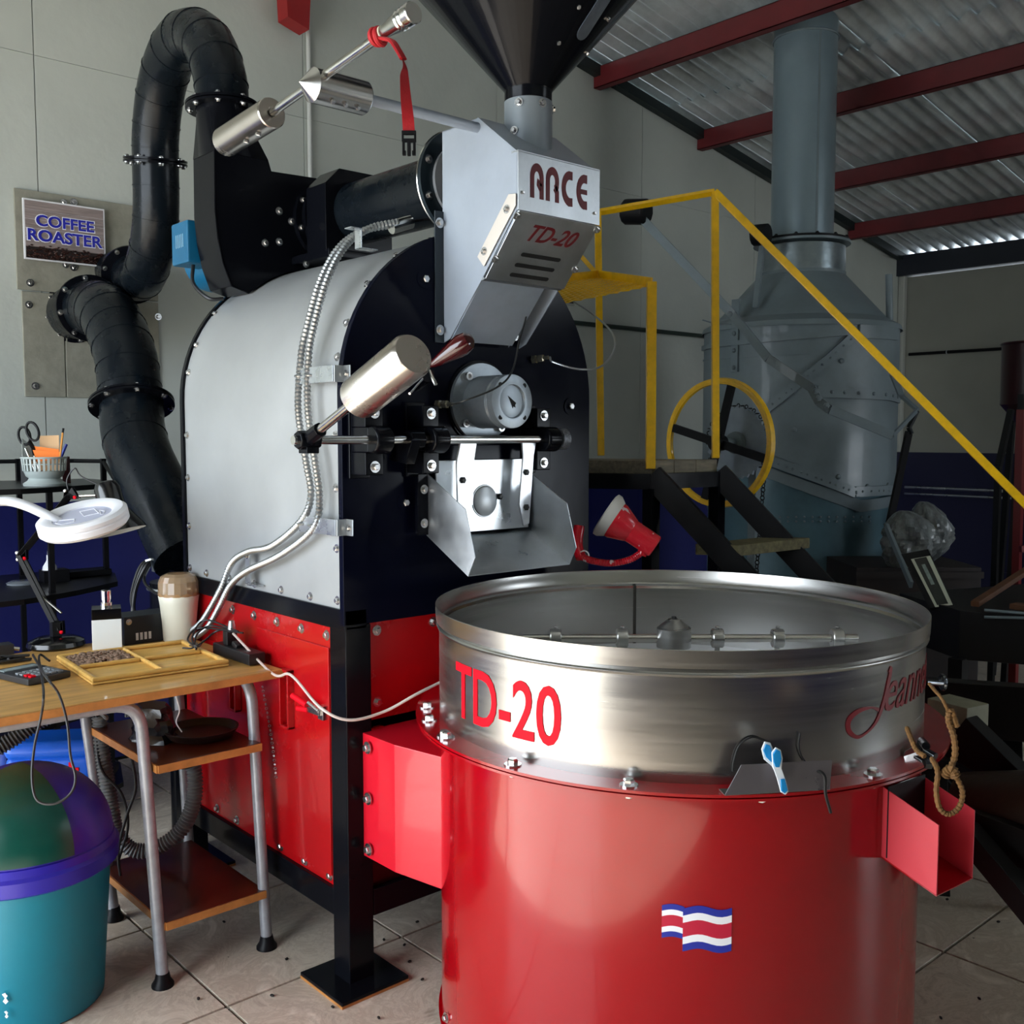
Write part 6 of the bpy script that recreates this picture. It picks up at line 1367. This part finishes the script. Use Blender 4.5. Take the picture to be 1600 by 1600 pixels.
# leaning photo frame and sticks
bz = 3.75
pf_ = thing('framed_photograph', aD(1440, 940, bz), 'black framed old photograph leaning on the dark bench', 'frame')
fq_ = [aD(1408, 866, bz+.15), aD(1450, 858, bz+.10), aD(1490, 945, bz-.05), aD(1452, 950, bz)]
nf = (fq_[1]-fq_[0]).cross(fq_[2]-fq_[0]).normalized(); nf = -nf if nf.dot(FW) < 0 else nf
MB().prism(fq_, nf*.02).build('frame_border', blackm, pf_)
def fb(u, v): return fq_[0]*(1-u)*(1-v)+fq_[1]*u*(1-v)+fq_[2]*u*v+fq_[3]*(1-u)*v
for (u0, u1, v0, v1, m_, nm_) in ((.25, .97, .12, 1.0, mat('photo_paper', '#b9beaa', .4), 'mount'), (.36, .82, .13, .97, mat('photo_dark', '#1d2622', .3, var=.9, vscale=14), 'photograph'), (.52, .66, .25, .62, mat('photo_pale', '#7f8f88', .4, var=.5, vscale=30), 'photograph')):
    off = {'mount': -.001}.get(nm_, -.0018 if u0 < .5 else -.0026); MB().prism([fb(u0, v0), fb(u1, v0), fb(u1, v1), fb(u0, v1)], nf*off).build(nm_, m_, pf_)
st_ = thing('metal_strip', aD(1425, 915, 4.2), 'thin grey metal bar leaning against the kiln base', 'bar'); MB().beam(aD(1385, 822, 4.45), aD(1424, 914, 4.1), .012, .03).build('bar', greyk, st_)
st_ = thing('wood_stick', aD(1530, 945, 3.4), 'brown wooden stick lying slanted at the right edge', 'stick'); MB().beam(aD(1523, 944, 3.60), aD(1640, 868, 4.1), .03, .02).build('stick', mat('brown_stick', '#5a3414', .7, var=.4, vscale=12), st_, bevel=.003)
st_ = thing('wood_stick', aD(1590, 950, 3.3), 'short pale wooden offcut beside the slanted stick', 'stick'); MB().beam(aD(1582, 946, 3.60), aD(1640, 955, 3.5), .05, .02).build('stick', mat('brown_stick', '#7a4a20', .7, var=.4, vscale=12), st_, bevel=.003)
# dark bench
bn_ = thing('dark_bench', aD(1520, 960, 3.5), 'black steel bench behind the cooling bin at the right', 'bench')
b0, b1, b2_, b3_ = aD(1405, 938, 4.0), aD(1500, 950, 3.6), aD(1760, 960, 3.4), aD(1700, 930, 4.4)
zt2 = .785
for p in (b0, b1, b2_, b3_): p.z = zt2
MB().prism([b0, b1, b2_, b3_], (0, 0, -.175)).build('bench_top', darkb, bn_, bevel=.004)
for p in (b1, b2_, b0, b3_): MB().beam(V(p.x, p.y, zt2-.17), V(p.x, p.y, 0), .05, .05).build('leg', darkb, bn_)
for a, b, c, d in ((1538, 953, 1620, 960), (1538, 964, 1620, 966)): MB().cyl(aD(a, b, 3.55), aD(c, d, 3.5), .005).build('edge_rod', greyk, bn_)
# black machine frame near the right edge
mf = thing('machine_frame', aD(1550, 1300, 2.7), 'black steel machine base with diagonal struts at the lower right', 'machine base')
for a, b, c, d, D1, D2, w_, h_ in ((1440, 1100, 1660, 1118, 2.95, 2.75, .06, .15), (1460, 1150, 1570, 1205, 2.7, 2.55, .06, .05), (1505, 1135, 1660, 1290, 2.6, 2.4, .05, .075), (1440, 1180, 1540, 1215, 2.9, 2.6, .04, .03),
                                 (1515, 1290, 1680, 1350, 2.4, 2.2, .05, .09), (1510, 1300, 1620, 1430, 2.35, 2.15, .04, .06), (1470, 1165, 1475, 1400, 3.0, 2.9, .03, .03), (1580, 1120, 1585, 1400, 2.9, 2.7, .05, .05)):
    MB().beam(aD(a, b, D1), aD(c, d, D2), w_, h_).build('frame_member', darkb, mf, bevel=.003)
dr2 = thing('rusty_drum', aD(1580, 1270, 2.4), 'dark brown rusted round housing on the black machine base', 'drum')
p0 = aD(1512, 1262, 2.5); p1 = aD(1700, 1262, 2.25); MB().lathe(p0, [(.07, 0), (.085, .01), (.085, (p1-p0).length)], p1-p0, 36).build('drum_body', mat('brown_rust', '#2e1b0b', .55, var=.5, vscale=9, bump=.3), dr2)
bx_2 = thing('wooden_block', aD(1500, 1110, 2.75), 'small pale wooden block on the black machine base', 'block')
q = aD(1498, 1112, 2.7); Mx = Matrix.Translation(q) @ Matrix.Rotation(-.2, 4, 'Z'); MB().box((-.05, -.06, -.03), (.04, .06, .03), Mx).build('block', mat('pale_dusty_wood', '#8f8d78', .7, var=.3), bx_2, bevel=.003)
